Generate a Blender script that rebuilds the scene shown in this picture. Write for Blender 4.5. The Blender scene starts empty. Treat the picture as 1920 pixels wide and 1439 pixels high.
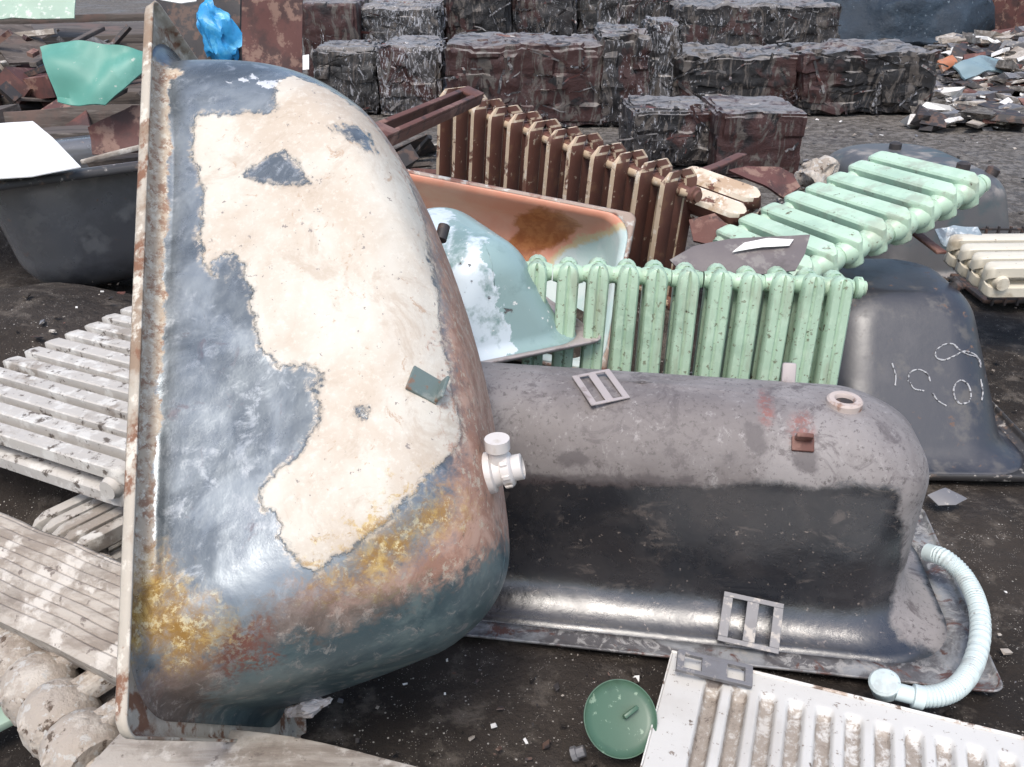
import bpy, bmesh, math, random
import numpy as np
from mathutils import Vector, Matrix, noise
rnd = random.Random(7)
R = math.radians
S = bpy.context.scene

# ------------------------------------------------------------------ camera, world, sun, exposure
CAM_H, PITCH, FPX = 1.6, R(27), 1663.0          # eye height, downward tilt, focal length in pixels of the 1920 wide photograph
cam_d = bpy.data.cameras.new("camera"); cam = bpy.data.objects.new("camera", cam_d)
S.collection.objects.link(cam); S.camera = cam
cam.location = (0, 0, CAM_H); cam.rotation_euler = (R(90) - PITCH, 0, 0)
cam_d.sensor_width = 36; cam_d.lens = 36 * FPX / 1920; cam_d.clip_end = 500; cam_d.clip_start = .05

SUN_EL, SUN_AZ = R(61), R(196)                  # azimuth clockwise from +Y (the way the camera looks)
w = bpy.data.worlds.new("World"); S.world = w; w.use_nodes = True
wn = w.node_tree.nodes; wn.clear()
sky = wn.new("ShaderNodeTexSky"); sky.sky_type = 'NISHITA'; sky.sun_disc = False
sky.sun_elevation = SUN_EL; sky.sun_rotation = SUN_AZ; sky.dust_density = 3.0; sky.air_density = 1.2; sky.ozone_density = 1.0
bg = wn.new("ShaderNodeBackground"); bg.inputs[1].default_value = .15
wo = wn.new("ShaderNodeOutputWorld")
w.node_tree.links.new(sky.outputs[0], bg.inputs[0]); w.node_tree.links.new(bg.outputs[0], wo.inputs[0])
sl = bpy.data.lights.new("sun", 'SUN'); sl.energy = 1.4; sl.angle = R(20); sl.color = (1, .96, .9)
so = bpy.data.objects.new("sun", sl); S.collection.objects.link(so)
sd = Vector((math.sin(SUN_AZ) * math.cos(SUN_EL), math.cos(SUN_AZ) * math.cos(SUN_EL), math.sin(SUN_EL)))
so.rotation_euler = sd.to_track_quat('Z', 'Y').to_euler(); so.location = sd * 20
S.view_settings.view_transform = 'Standard'; S.view_settings.look = 'None'
S.view_settings.exposure = .70; S.view_settings.gamma = 1
S.render.engine = 'CYCLES'; S.cycles.max_bounces = 5; S.cycles.use_denoising = True

# ------------------------------------------------------------------ sight lines
CP, SP = math.cos(PITCH), math.sin(PITCH)
def ray(px, py):
    u = (720 - py) / FPX
    return Vector(((px - 960) / FPX, CP + u * SP, -SP + u * CP))
EYE = Vector((0, 0, CAM_H))
def at(px, py, y):                              # the point y metres in front
    d = ray(px, py); return EYE + d * (y / d.y)
def gnd(px, py, z=0):                           # the point at height z
    d = ray(px, py); return EYE + d * ((z - CAM_H) / d.z)
def on_plane(px, py, p0, n):
    d = ray(px, py); return EYE + d * ((Vector(p0) - EYE).dot(n) / d.dot(n))
def reach(px, py, o, length, far=True):         # the point on a sight line that is `length` away from o
    d = ray(px, py).normalized(); oc = EYE - o; b = d.dot(oc); disc = b * b - (oc.length_squared - length * length)
    t = -b + (math.sqrt(disc) if far else -math.sqrt(disc)) if disc > 0 else -b
    return EYE + d * t
def frame(o, x, y=None, z=None):                # right handed frame from an origin, an x direction and a hint for y or z
    x = Vector(x).normalized()
    if z is not None: y = Vector(z).cross(x).normalized(); z = x.cross(y)
    else: z = x.cross(Vector(y)).normalized(); y = z.cross(x)
    m = Matrix((x, y, z)).transposed().to_4x4(); m.translation = o
    return m

# ------------------------------------------------------------------ objects
def empty(name, m, label, cat, group=None):
    o = bpy.data.objects.new(name, None); S.collection.objects.link(o); o.empty_display_size = .1
    o.matrix_world = m if isinstance(m, Matrix) else Matrix.Translation(m)
    return tag(o, label, cat, group)
def tag(o, label=None, cat=None, group=None, kind=None):
    for k, v in (("label", label), ("category", cat), ("group", group), ("kind", kind)):
        if v: o[k] = v
    return o
def mesh(name, V, F, mats, parent=None, m=None, smooth=True, angle=None, mi=None):
    me = bpy.data.meshes.new(name); me.from_pydata([tuple(v) for v in V], [], F); 
    for k in (mats if isinstance(mats, (list, tuple)) else [mats]): me.materials.append(k)
    if mi is not None: me.polygons.foreach_set("material_index", mi)
    me.validate(); me.update()
    me.polygons.foreach_set("use_smooth", [smooth] * len(me.polygons))
    if smooth and angle: me.set_sharp_from_angle(angle=R(angle))
    o = bpy.data.objects.new(name, me); S.collection.objects.link(o)
    if parent: o.parent = parent
    if m is not None: o.matrix_basis = m if isinstance(m, Matrix) else Matrix.Translation(m)
    return o
def bm_obj(name, bm, mats, parent=None, m=None, smooth=True, angle=35):
    bmesh.ops.recalc_face_normals(bm, faces=bm.faces)
    me = bpy.data.meshes.new(name); bm.to_mesh(me); bm.free()
    for k in (mats if isinstance(mats, (list, tuple)) else [mats]): me.materials.append(k)
    me.polygons.foreach_set("use_smooth", [smooth] * len(me.polygons))
    if smooth and angle: me.set_sharp_from_angle(angle=R(angle))
    o = bpy.data.objects.new(name, me); S.collection.objects.link(o)
    if parent: o.parent = parent
    if m is not None: o.matrix_basis = m if isinstance(m, Matrix) else Matrix.Translation(m)
    return o
def add_box(bm, x0, x1, y0, y1, z0, z1, bev=0, seg=2, m=None, mi=0):
    v = [bm.verts.new((x, y, z)) for z in (z0, z1) for y in (y0, y1) for x in (x0, x1)]
    fs = [bm.faces.new([v[i] for i in q]) for q in ((0, 2, 3, 1), (4, 5, 7, 6), (0, 1, 5, 4), (2, 6, 7, 3), (0, 4, 6, 2), (1, 3, 7, 5))]
    for q in fs: q.material_index = mi
    if m is not None: bmesh.ops.transform(bm, matrix=m, verts=v)
    if bev:
        es = list({e for q in fs for e in q.edges})
        bmesh.ops.bevel(bm, geom=es, offset=bev, segments=seg, affect='EDGES', profile=.5)
def add_loft(bm, rings, cap=True, mi=0):
    vs = [[bm.verts.new(p) for p in r] for r in rings]; n = len(vs[0])
    for a, b in zip(vs, vs[1:]):
        for i in range(n): bm.faces.new((a[i], a[(i + 1) % n], b[(i + 1) % n], b[i])).material_index = mi
    if cap: bm.faces.new(vs[0][::-1]).material_index = mi; bm.faces.new(vs[-1]).material_index = mi
def add_tube(bm, pts, r, n=10, mi=0, cap=True):
    pts = [Vector(p) for p in pts]; rs = r if isinstance(r, (list, tuple)) else [r] * len(pts)
    up = Vector((.13, .2, 1)).normalized(); rings = []
    for i, p in enumerate(pts):
        t = (pts[min(i + 1, len(pts) - 1)] - pts[max(i - 1, 0)]).normalized()
        a = up - t * up.dot(t)
        if a.length < .1: a = Vector((1, .1, 0)) - t * Vector((1, .1, 0)).dot(t)
        a.normalize(); b = t.cross(a); up = a
        rings.append([p + (a * math.cos(k * 2 * math.pi / n) + b * math.sin(k * 2 * math.pi / n)) * rs[i] for k in range(n)])
    add_loft(bm, rings, cap, mi)
def add_lathe(bm, prof, n=24, m=None, mi=0):    # prof: (radius, z); turned about z
    vs0 = len(bm.verts); rings = []; new = []
    for r, z in prof:
        ring = [bm.verts.new((r * math.cos(2 * math.pi * k / n), r * math.sin(2 * math.pi * k / n), z)) for k in range(n)]; rings.append(ring); new += ring
    for a, b in zip(rings, rings[1:]):
        for i in range(n): bm.faces.new((a[i], a[(i + 1) % n], b[(i + 1) % n], b[i])).material_index = mi
    bm.faces.new(rings[0][::-1]).material_index = mi; bm.faces.new(rings[-1]).material_index = mi
    if m is not None: bmesh.ops.transform(bm, matrix=m, verts=new)
def smooth_path(pts, k=8):                      # Catmull-Rom
    P = [Vector(p) for p in pts]; P = [P[0] * 2 - P[1]] + P + [P[-1] * 2 - P[-2]]; out = []
    for i in range(1, len(P) - 2):
        for j in range(k):
            t = j / k; a, b, c, d = P[i - 1:i + 3]
            out.append(.5 * ((2 * b) + (c - a) * t + (2 * a - 5 * b + 4 * c - d) * t * t + (3 * b - a - 3 * c + d) * t ** 3))
    return out + [P[-2]]

# ------------------------------------------------------------------ materials
class Mat:
    def __init__(s, name, coord='pos'):
        s.m = bpy.data.materials.new(name); s.m.use_nodes = True; s.t = s.m.node_tree; s.t.nodes.clear()
        s.out = s.n("ShaderNodeOutputMaterial"); s.b = s.n("ShaderNodeBsdfPrincipled"); s.l(s.b.outputs[0], s.out.inputs[0])
        if coord == 'pos': s.co = s.n("ShaderNodeNewGeometry").outputs["Position"]
        else: s.co = s.n("ShaderNodeTexCoord").outputs["Object"]
    def n(s, t): return s.t.nodes.new(t)
    def l(s, a, b): s.t.links.new(a, b)
    def val(s, sock, v):
        if hasattr(v, 'is_linked'): s.l(v, sock)
        elif isinstance(v, (tuple, list)) and len(v) == 3 and sock.type == 'RGBA': sock.default_value = (*v, 1)
        else: sock.default_value = v
    def vec(s, st=(1, 1, 1), off=(0, 0, 0), rot=(0, 0, 0)):
        q = s.n("ShaderNodeMapping"); s.l(s.co, q.inputs[0]); q.inputs["Scale"].default_value = st; q.inputs["Location"].default_value = off; q.inputs["Rotation"].default_value = rot
        return q.outputs[0]
    def noise(s, sc, det=6, rough=.6, dist=0, st=None, off=(0, 0, 0), rot=(0, 0, 0)):
        q = s.n("ShaderNodeTexNoise"); s.l(s.vec(st or (1, 1, 1), off, rot), q.inputs["Vector"])
        q.inputs["Scale"].default_value = sc; q.inputs["Detail"].default_value = det; q.inputs["Roughness"].default_value = rough; q.inputs["Distortion"].default_value = dist
        return q.outputs[0]
    def voro(s, sc, feat='F1', out="Distance", st=None):
        q = s.n("ShaderNodeTexVoronoi"); q.feature = feat; s.l(s.vec(st or (1, 1, 1)), q.inputs["Vector"]); q.inputs["Scale"].default_value = sc
        return q.outputs[out]
    def math(s, op, a, b=0):
        q = s.n("ShaderNodeMath"); q.operation = op; s.val(q.inputs[0], a); s.val(q.inputs[1], b); return q.outputs[0]
    def attr(s, name):
        q = s.n("ShaderNodeAttribute"); q.attribute_name = name; return q.outputs["Fac"]
    def step(s, v, lo, hi):
        if .56 <= lo < hi < .8: lo, hi = lo - .055, hi - .05
        q = s.n("ShaderNodeMapRange"); q.interpolation_type = 'SMOOTHSTEP'; s.val(q.inputs[0], v); q.inputs[1].default_value = lo; q.inputs[2].default_value = hi
        return q.outputs[0]
    def mix(s, f, a, b):
        q = s.n("ShaderNodeMix"); q.data_type = 'RGBA'; s.val(q.inputs[0], f); s.val(q.inputs[6], a); s.val(q.inputs[7], b); return q.outputs[2]
    def mixf(s, f, a, b):
        q = s.n("ShaderNodeMix"); q.data_type = 'FLOAT'; s.val(q.inputs[0], f); s.val(q.inputs[2], a); s.val(q.inputs[3], b); return q.outputs[0]
    def up(s, lo, hi):
        g = s.n("ShaderNodeNewGeometry"); q = s.n("ShaderNodeSeparateXYZ"); s.l(g.outputs["Normal"], q.inputs[0]); return s.step(q.outputs[2], lo, hi)
    def bump(s, h, strength=.3, dist=.01, prev=None):
        q = s.n("ShaderNodeBump"); q.inputs["Strength"].default_value = strength; q.inputs["Distance"].default_value = dist; s.val(q.inputs["Height"], h)
        if prev is not None: s.l(prev, q.inputs["Normal"])
        return q.outputs[0]
    def done(s, col, rough=.6, metal=0, normal=None, spec=.5, coat=0, ior=1.5):
        s.val(s.b.inputs["Base Color"], col); s.val(s.b.inputs["Roughness"], rough); s.val(s.b.inputs["Metallic"], metal)
        s.b.inputs["Specular IOR Level"].default_value = spec; s.b.inputs["IOR"].default_value = ior
        if coat: s.b.inputs["Coat Weight"].default_value = coat; s.b.inputs["Coat Roughness"].default_value = .15
        if normal is not None: s.l(normal, s.b.inputs["Normal"])
        return s.m

def layered(name, base, layers=(), rough=.6, metal=0, bump=(.3, 40, .004), spec=.5, coord='pos', coat=0, ior=1.5):
    """base colour, then patches: (colour, noise scale, lo, hi, {st, r, up, det, attr, gain, dist})"""
    k = Mat(name, coord); col = base; ro = rough; off = 0
    big = k.noise(3.1, 4, .6, off=(5, 2, 9)); col = k.mix(k.math('MULTIPLY', k.step(big, .3, .7), .35), col, tuple(c * .68 for c in base))
    hsum = None
    for L in layers:
        c, sc, lo, hi = L[:4]; o = L[4] if len(L) > 4 else {}
        off += 3.7
        v = k.noise(sc, o.get('det', 7), o.get('rough', .65), o.get('dist', 0), st=o.get('st'), off=(off, off * .7, -off))
        if 'attr' in o: v = k.math('ADD', k.math('MULTIPLY', k.attr(o['attr']), o.get('gain', 10)), v)
        f = k.step(v, lo, hi)
        if 'up' in o: f = k.math('MULTIPLY', f, k.up(*o['up']))
        if 'amt' in o: f = k.math('MULTIPLY', f, o['amt'])
        col = k.mix(f, col, c)
        if 'r' in o: ro = k.mixf(f, ro, o['r'])
        if 'h' in o: 
            q = k.math('MULTIPLY', f, o['h']); hsum = q if hsum is None else k.math('ADD', hsum, q)
    nm = None
    if bump: nm = k.bump(k.noise(bump[1], 8, .65), bump[0], bump[2])
    if hsum is not None: nm = k.bump(hsum, .8, .003, nm)
    return k.done(col, ro, metal, nm, spec, coat, ior)
# ------------------------------------------------------------------ bathtubs
def poly_sd(P, poly):                           # signed distance (positive inside) of points P (n,2) to a polygon
    poly = np.asarray(poly, float); d = np.full(len(P), 1e9); ins = np.zeros(len(P), bool); n = len(poly)
    for i in range(n):
        a, b = poly[i], poly[(i + 1) % n]; ab = b - a; t = np.clip(((P - a) @ ab) / max(ab @ ab, 1e-12), 0, 1)
        d = np.minimum(d, np.linalg.norm(P - a - t[:, None] * ab, axis=1))
        c = (a[1] > P[:, 1]) != (b[1] > P[:, 1]); dy = b[1] - a[1]
        if abs(dy) > 1e-12: ins ^= c & (P[:, 0] < a[0] + ab[0] * (P[:, 1] - a[1]) / dy)
    return np.where(ins, d, -d)
def rrect(x0, x1, y0, y1, r, nl=44, ns=16, nc=10):
    r=max(1e-4,min(r,(x1-x0)/2-1e-4,(y1-y0)/2-1e-4)); P=[]
    def side(a,b,n):
        for i in range(n): 
            t=i/n; P.append((a[0]+(b[0]-a[0])*t,a[1]+(b[1]-a[1])*t))
    def corner(cx,cy,a0):
        for i in range(nc):
            a=a0+math.pi/2*i/nc; P.append((cx+r*math.cos(a),cy+r*math.sin(a)))
    side((x0+r,y0),(x1-r,y0),nl); corner(x1-r,y0+r,-math.pi/2)
    side((x1,y0+r),(x1,y1-r),ns); corner(x1-r,y1-r,0)
    side((x1-r,y1),(x0+r,y1),nl); corner(x0+r,y1-r,math.pi/2)
    side((x0,y1-r),(x0,y0+r),ns); corner(x0+r,y0+r,math.pi)
    return P
def tub_rings(L=1.5,W=.7,D=.45,foot=.05,head=.25,side=.05,fil=.12,flange=.05,flare=.04,lip=.025,crimp=.03,cr0=.14,cr1=.2,hp=1.3,ff=1,hf=1,fp=1,nw=26,nb=10,nf=10,res=(44,16,10)):
    """rings from the lip edge to the middle of the bottom; x from foot (0) to head (L), y across, z = depth below the rim plane"""
    R=[]
    def add(w,e,k,cr,sc=0,fi=0):
        f=foot*k**fp+fi*ff; h=head*k**hp+fi*hf; s=side*k+fi
        x0=e+f; x1=L-e-h; y0=-W/2+e+s; y1=-y0
        if sc: 
            mx=(x0+x1)/2; x0+=(mx-x0)*sc; x1+=(mx-x1)*sc; y0*=1-sc; y1*=1-sc
        R.append([(x,y,w) for x,y in rrect(x0,x1,y0,y1,cr*(1-sc),*res)])
    add(lip,-.004,0,crimp); add(lip*.5,-.001,0,crimp); add(.004,0,0,crimp); add(0,.004,0,crimp)
    for i in range(1,4): add(0,.004+(flange-.004)*i/3,0,crimp+(cr0-crimp)*(i/3)**1.0)
    nrim=len(R)
    wd=D-fil
    for i in range(1,7):
        a=math.pi/2*i/6; w=flare*(1-math.cos(a)); add(w,flange+flare*math.sin(a),w/D,cr0)
    for i in range(1,nw+1):
        w=flare+(wd-flare)*i/nw; add(w,flange+flare,w/D,cr0+(cr1-cr0)*i/nw)
    for i in range(1,nf+1):
        a=math.pi/2*i/nf; w=wd+fil*math.sin(a); add(w,flange+flare,w/D,cr1,0,fil*(1-math.cos(a)))
    for i in range(1,nb+1):
        add(D+.004*i/nb,flange+flare,1,cr1,.985*i/nb,fil)
    return R,nrim

def make_tub(name, m, label, mats, group=None, patches=None, basis=None, res=(44, 16, 10), cat="bathtub", thick=.005, dents=0, **kw):
    """Empty at the foot end of the rim plane; x runs foot to head, z is depth below the rim. mats: (rim, shell)"""
    root = empty(name, m, label, cat, group)
    rings, nr = tub_rings(res=res, **kw); n = len(rings[0]); D = kw.get('D', .45)
    def part(nm, rs, mat, cap):
        V = [Vector(p) for r in rs for p in r]
        if dents:
            for v in V:
                q = noise.noise(v * 2.3 + Vector((3, 1, 7))) * dents + noise.noise(v * 7) * dents * .25
                if v.z > .03: v.y -= q * (1 if v.y > 0 else -1); v.z -= abs(q) * .5 * (v.z > D * .9)
        F = [(a * n + i, a * n + (i + 1) % n, (a + 1) * n + (i + 1) % n, (a + 1) * n + i) for a in range(len(rs) - 1) for i in range(n)]
        if cap: F.append([(len(rs) - 1) * n + i for i in range(n)])
        o = mesh(nm, V, F, mat, root)
        if patches:
            P = np.array([tuple(v) for v in V]) @ np.array(basis).T
            for k, polys in patches.items():
                sd = np.full(len(P), -1e9)
                for sgn, poly in polys:
                    q = poly_sd(P, poly); sd = np.maximum(sd, q) if sgn > 0 else np.minimum(sd, -q)
                a = o.data.attributes.new(k, 'FLOAT', 'POINT'); a.data.foreach_set("value", np.clip(sd, -.3, .3).astype(np.float32))
        s = o.modifiers.new("thickness", 'SOLIDIFY'); s.thickness = thick; s.offset = -1
        return o
    part("rim", rings[:nr], mats[0], False); shell = part("shell", rings[nr - 1:], mats[1], True)
    return root, shell
def on_tub(root, shell, px, py):                # local point and normal where a sight line meets a tub
    mi = root.matrix_world.inverted(); o = mi @ EYE; d = (mi.to_3x3() @ ray(px, py)).normalized()
    from mathutils.bvhtree import BVHTree
    b = BVHTree.FromPolygons([v.co for v in shell.data.vertices], [tuple(p.vertices) for p in shell.data.polygons])
    h = b.ray_cast(o, d)
    if h[0] is None:                            # just off the outline: the nearest point of the skin
        h = min((b.find_nearest(o + d * (t * .02)) for t in range(40, 300)), key=lambda q: q[3])
    return h[0], h[1]

# ------------------------------------------------------------------ cast iron radiators
def section_bm(H=.58, pitch=.1, a=.026, d0=.024, d1=.068, web=False, hub=.031, groove=True, rows=2, edge=False, arch=.022, hz=.055, peak=0, cw=.72, ce=.014):
    bm = bmesh.new(); zc = hz
    def column(sg, ymid=0):
        g = .007 if groove else .001
        prof = [(-a, d0), (-a, d1 - ce), (-a * cw, d1 - .001), (-.007, d1), (0, d1 - g), (.007, d1), (a * cw, d1 - .001), (a, d1 - ce), (a, d0), (a * .6, d0 - .008), (-a * .6, d0 - .008)]
        st = [(0, .22, .55), (.012, .6, .8), (.04, 1, 1), (.09, 1, 1), (H * .5, 1, 1), (H - .09, 1, 1), (H - .045, 1, 1), (H - .026, .96, .97), (H - .012, .84, .88), (H - .003, .62, .72), (H + .003 + peak, .30, .5 - peak * 15)]
        rings = [[(x * sx, sg * ((y - arch * (1 - sy) * 2)) + ymid, z) for x, y in prof] for z, sx, sy in st]
        if sg > 0: rings = [r[::-1] for r in rings]
        add_loft(bm, rings)
    column(-1); column(1)
    for z in (zc, H - zc):
        rot = Matrix.Translation((0, 0, z)) @ Matrix.Rotation(R(90), 4, 'Y')
        p = pitch / 2
        add_lathe(bm, [(hub * .86, -p - .0006), (hub * .9, -p + .006), (hub, -p + .012), (hub * 1.06, -p * .5), (hub * 1.1, 0), (hub * 1.06, p * .5), (hub, p - .012), (hub * .9, p - .006), (hub * .86, p + .0006)], 16, rot)
        add_box(bm, -a * .55, a * .55, -d1 * .7, d1 * .7, z - .036, z + .036, .016, 3)
    if web: add_box(bm, -a * .7, a * .7, -d0 - .01, d0 + .01, .03, H - .03, .003)
    bmesh.ops.recalc_face_normals(bm, faces=bm.faces)
    if edge:
        for f in bm.faces:
            c = f.calc_center_median()
            if abs(c.y) > d0 - .012 and (abs(f.normal.y) > .55 or f.normal.z > .3 and c.z > H - .03): f.material_index = 1
    return bm
def make_radiator(name, m, n, label, mats, group="cast iron radiators", plug=True, pitch=.1, **kw):
    """x along the row of sections, -y the front, z up the columns; origin at the foot of the first section"""
    root = empty(name, m, label, "radiator", group)
    first = bm_obj("section", section_bm(pitch=pitch, **kw), mats, root, None, True, 40)
    for i in range(1, n):
        c = first.copy(); S.collection.objects.link(c); c.parent = root
        c.matrix_basis = Matrix.Translation((i * pitch, rnd.uniform(-.002, .002), rnd.uniform(-.003, .003))) @ Matrix.Rotation(rnd.uniform(-.01, .01), 4, 'Y')
    if plug:
        H = kw.get('H', .58); hz = kw.get('hz', .055)
        for z in (hz, H - hz):
            bm = bmesh.new(); x = (n - .5) * pitch
            add_lathe(bm, [(.026, x), (.034, x + .004), (.034, x + .02), (.024, x + .024), (.022, x + .034)], 16, Matrix.Translation((0, 0, z)) @ Matrix.Rotation(R(90), 4, 'Y'))
            bm_obj("end_plug", bm, mats[0] if isinstance(mats, list) else mats, root)
    return root
def framez(o, x, z):                            # right handed frame that keeps z and squares x to it
    z = Vector(z).normalized(); y = z.cross(Vector(x)).normalized(); x = y.cross(z)
    m = Matrix((x, y, z)).transposed().to_4x4(); m.translation = o
    return m
def pose3(po, do, px_, lx, pz, lz, farx=True, farz=True, keepz=False):
    """frame of a rigid row: origin seen at po, do metres ahead; its x axis reaches px_ after lx metres, its z axis pz after lz metres"""
    o = at(po[0], po[1], do); X = reach(*px_, o, lx, farx) - o; Z = reach(*pz, o, lz, farz) - o
    X.normalize(); Z.normalize(); Y = Z.cross(X).normalized()
    if keepz: X = Y.cross(Z)
    else: Z = X.cross(Y)
    m = Matrix((X, Y, Z)).transposed().to_4x4(); m.translation = o
    return m

# ------------------------------------------------------------------ sheets, bales, boards
def sheet(name, px, p0, n, t, mat, label=None, cat="metal sheet", wob=.01, group=None, sub=2, parent=None, curl=None):
    """an irregular plate: its outline lies on the plane through p0 with normal n; thickness t, slightly buckled"""
    n = Vector(n).normalized(); P = [on_plane(x, y, p0, n) for x, y in px]; c = sum(P, Vector()) / len(P)
    bm = bmesh.new(); f = bm.faces.new([bm.verts.new(p - c) for p in P])
    bmesh.ops.triangulate(bm, faces=[f]); 
    bmesh.ops.subdivide_edges(bm, edges=bm.edges[:], cuts=4 * sub, use_grid_fill=True)
    ax = (P[1] - P[0]).normalized()
    for v in bm.verts:
        h = noise.noise(v.co * 3 + c * 5) * wob + noise.noise(v.co * 9 + c) * wob * .4 + abs(noise.noise(v.co * 5 + c * 2)) * wob * .7
        if curl: h += curl * (v.co.dot(ax)) ** 2
        v.co += n * h
    g = bmesh.ops.solidify(bm, geom=bm.faces[:], thickness=t)
    o = bm_obj(name, bm, mat, parent, Matrix.Translation(c))
    return tag(o, label, cat, group) if label else o
def bale_mesh(sx, sy, sz, seed, rough=1.0, n=26):
    bm = bmesh.new(); add_box(bm, -sx / 2, sx / 2, -sy / 2, sy / 2, 0, sz)
    bmesh.ops.subdivide_edges(bm, edges=bm.edges[:], cuts=n, use_grid_fill=True)
    o = Vector((seed * 7.3, seed * 3.1, seed * 5.7)); bm.normal_update()
    for v in bm.verts:
        p = v.co + o
        q = Vector((noise.cell(p * 7), noise.cell(p * 7 + Vector((9, 0, 0))), noise.cell(p * 7 + Vector((0, 9, 0))))) * .018
        q += noise.noise_vector(p * 4) * .018 + noise.noise_vector(p * 13) * .013
        q += noise.noise_vector(Vector((p.x * 2, p.y * 2, p.z * 22))) * .005
        # worn corners
        e = sum(1 for a, b in ((abs(v.co.x), sx / 2), (abs(v.co.y), sy / 2), (abs(v.co.z - sz / 2), sz / 2)) if b - a < .03)
        if e >= 2: q -= Vector((v.co.x, v.co.y, v.co.z - sz / 2)).normalized() * .03
        v.co += q * rough
        if v.co.z < 0: v.co.z = 0
    r = random.Random(seed)                     # loose strips and torn edges pressed into the faces
    for i in range(int(22 * rough * (sx * sz + sx * sy))):
        face = r.choice("ffftl"); L = r.uniform(.06, .34); wd = r.uniform(.006, .03); a = r.choice((r.gauss(0, .25), r.uniform(-1.6, 1.6)))
        if face == 'f': c = Vector((r.uniform(-.47, .47) * sx, -sy / 2, r.uniform(.05, .95) * sz)); nn = Vector((0, -1, 0)); t = Vector((math.cos(a), 0, math.sin(a)))
        elif face == 't': c = Vector((r.uniform(-.47, .47) * sx, r.uniform(-.5, .45) * sy, sz)); nn = Vector((0, 0, 1)); t = Vector((math.cos(a), math.sin(a) * .5, 0))
        else: s_ = r.choice((-1, 1)); c = Vector((s_ * sx / 2, r.uniform(-.47, .47) * sy, r.uniform(.05, .95) * sz)); nn = Vector((s_, 0, 0)); t = Vector((0, math.cos(a), math.sin(a)))
        b = nn.cross(t).normalized(); k = r.randrange(1, 4); prev = None
        for j in range(5):
            u = (j / 4 - .5) * L; h = .008 + .028 * r.random(); p = c + t * u + b * r.uniform(-.012, .012)
            p.z = max(.01, p.z); cur = [bm.verts.new(p + b * wd * .5 + nn * h), bm.verts.new(p - b * wd * .5 + nn * h * r.uniform(.4, 1.2))]
            if prev: bm.faces.new((prev[0], prev[1], cur[1], cur[0])).material_index = k
            prev = cur
    return bm
def bale(px0, px1, pyb, pyt, dep, mat, label, seed, yaw=0, y=None, rough=1.0, group="crushed scrap metal bales", name="scrap_bale", z0=0):
    if y is None: y = gnd((px0 + px1) / 2, pyb, z0).y
    a, b = at(px0, pyb, y), at(px1, pyb, y); top = at((px0 + px1) / 2, pyt, y).z
    bm = bale_mesh(b.x - a.x, dep, max(.2, top - z0), seed, rough)
    o = bm_obj(name, bm, [mat, BALE_SILVER, mat, STRIP], None, Matrix.Translation(((a.x + b.x) / 2, y + dep / 2, z0)) @ Matrix.Rotation(yaw, 4, 'Z'), True, 28)
    return tag(o, label, "scrap bale", group)
def board(name, p, q, width, thick, mat, label, cat, up=(0, 0, 1), group=None, bev=.004, wob=.006):
    p, q = Vector(p), Vector(q); L = (q - p).length
    bm = bmesh.new(); add_box(bm, 0, L, -width / 2, width / 2, -thick, 0, bev)
    es = [e for e in bm.edges if abs((e.verts[0].co - e.verts[1].co).normalized().x) > .9]
    bmesh.ops.subdivide_edges(bm, edges=es, cuts=10)
    for v in bm.verts: v.co += noise.noise_vector(v.co * 3 + p * 4) * wob
    return tag(bm_obj(name, bm, mat, None, frame(p, q - p, z=up)), label, cat, group)
# ------------------------------------------------------------------ material palette
def soil():
    k = Mat("dark soil"); a = k.noise(1.1, 6, .6); b = k.noise(9, 8, .7)
    c = k.mix(k.step(a, .35, .65), (.021, .016, .013), (.050, .040, .033)); c = k.mix(k.step(b, .50, .66), c, (.105, .088, .073))
    g = k.n("ShaderNodeSeparateXYZ"); k.l(k.co, g.inputs[0])                # greyer gravel on the open ground farther off
    far = k.step(k.math('ADD', g.outputs[1], k.math('MULTIPLY', k.noise(.8, 5, .6, off=(6, 6, 1)), 3)), 5.2, 8.0)
    c = k.mix(far, c, k.mix(k.step(k.noise(14, 8, .75, off=(1, 4, 1)), .44, .58), (.075, .066, .058), (.17, .155, .14)))
    v = k.voro(70); s = k.noise(16, 3); f = k.math('MULTIPLY', k.step(v, .20, .12), k.step(s, .60, .66)); c = k.mix(f, c, (.42, .39, .35))
    v2 = k.voro(170); f2 = k.math('MULTIPLY', k.step(v2, .24, .16), k.step(k.noise(30, 3, off=(3, 3, 0)), .56, .64)); c = k.mix(f2, c, (.30, .27, .24))
    nm = k.bump(k.noise(60, 8, .7), .9, .012); nm = k.bump(k.noise(7, 5, .6), .6, .04, nm)
    return k.done(c, k.mixf(k.step(k.noise(1.6, 4, .6, off=(3, 1, 2)), .46, .62), .95, .55), 0, nm, .3)
SOIL = soil()
def bale_mat(name, base, red=0.5, silver=.62, white=.68, dark=(.012, .011, .012)):
    k = Mat(name); c = k.mix(k.step(k.noise(3.2, 5, .6, 1.2), .38, .62), base, dark)
    redc = (.050, .022, .020)
    c = k.mix(k.step(k.noise(2.1, 4, .55, .6, off=(4, 8, 2)), red, red + .05), c, redc)
    c = k.mix(k.step(k.noise(6, 6, .7, 2.2, st=(1, 1, .3), off=(1, 5, 3)), .57, .64), c, (.10, .085, .075))
    c = k.mix(k.step(k.noise(9, 8, .75, 3.5, st=(1.3, 1.3, .45), off=(7, 1, 3)), silver, silver + .045), c, (.34, .34, .36))
    c = k.mix(k.math('MULTIPLY', k.step(k.noise(5, 6, .7, 2, off=(2, 2, 9)), .36, .54), k.math('MULTIPLY', k.up(.5, .9), .6)), c, (.33, .31, .295))
    c = k.mix(k.step(k.noise(19, 6, .7, 1.5, off=(9, 9, 3)), white, white + .03), c, (.55, .54, .53))
    nm = k.bump(k.noise(6, 8, .7, 1), .6, .03)
    return k.done(c, .5, .15, nm, .5)
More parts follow.
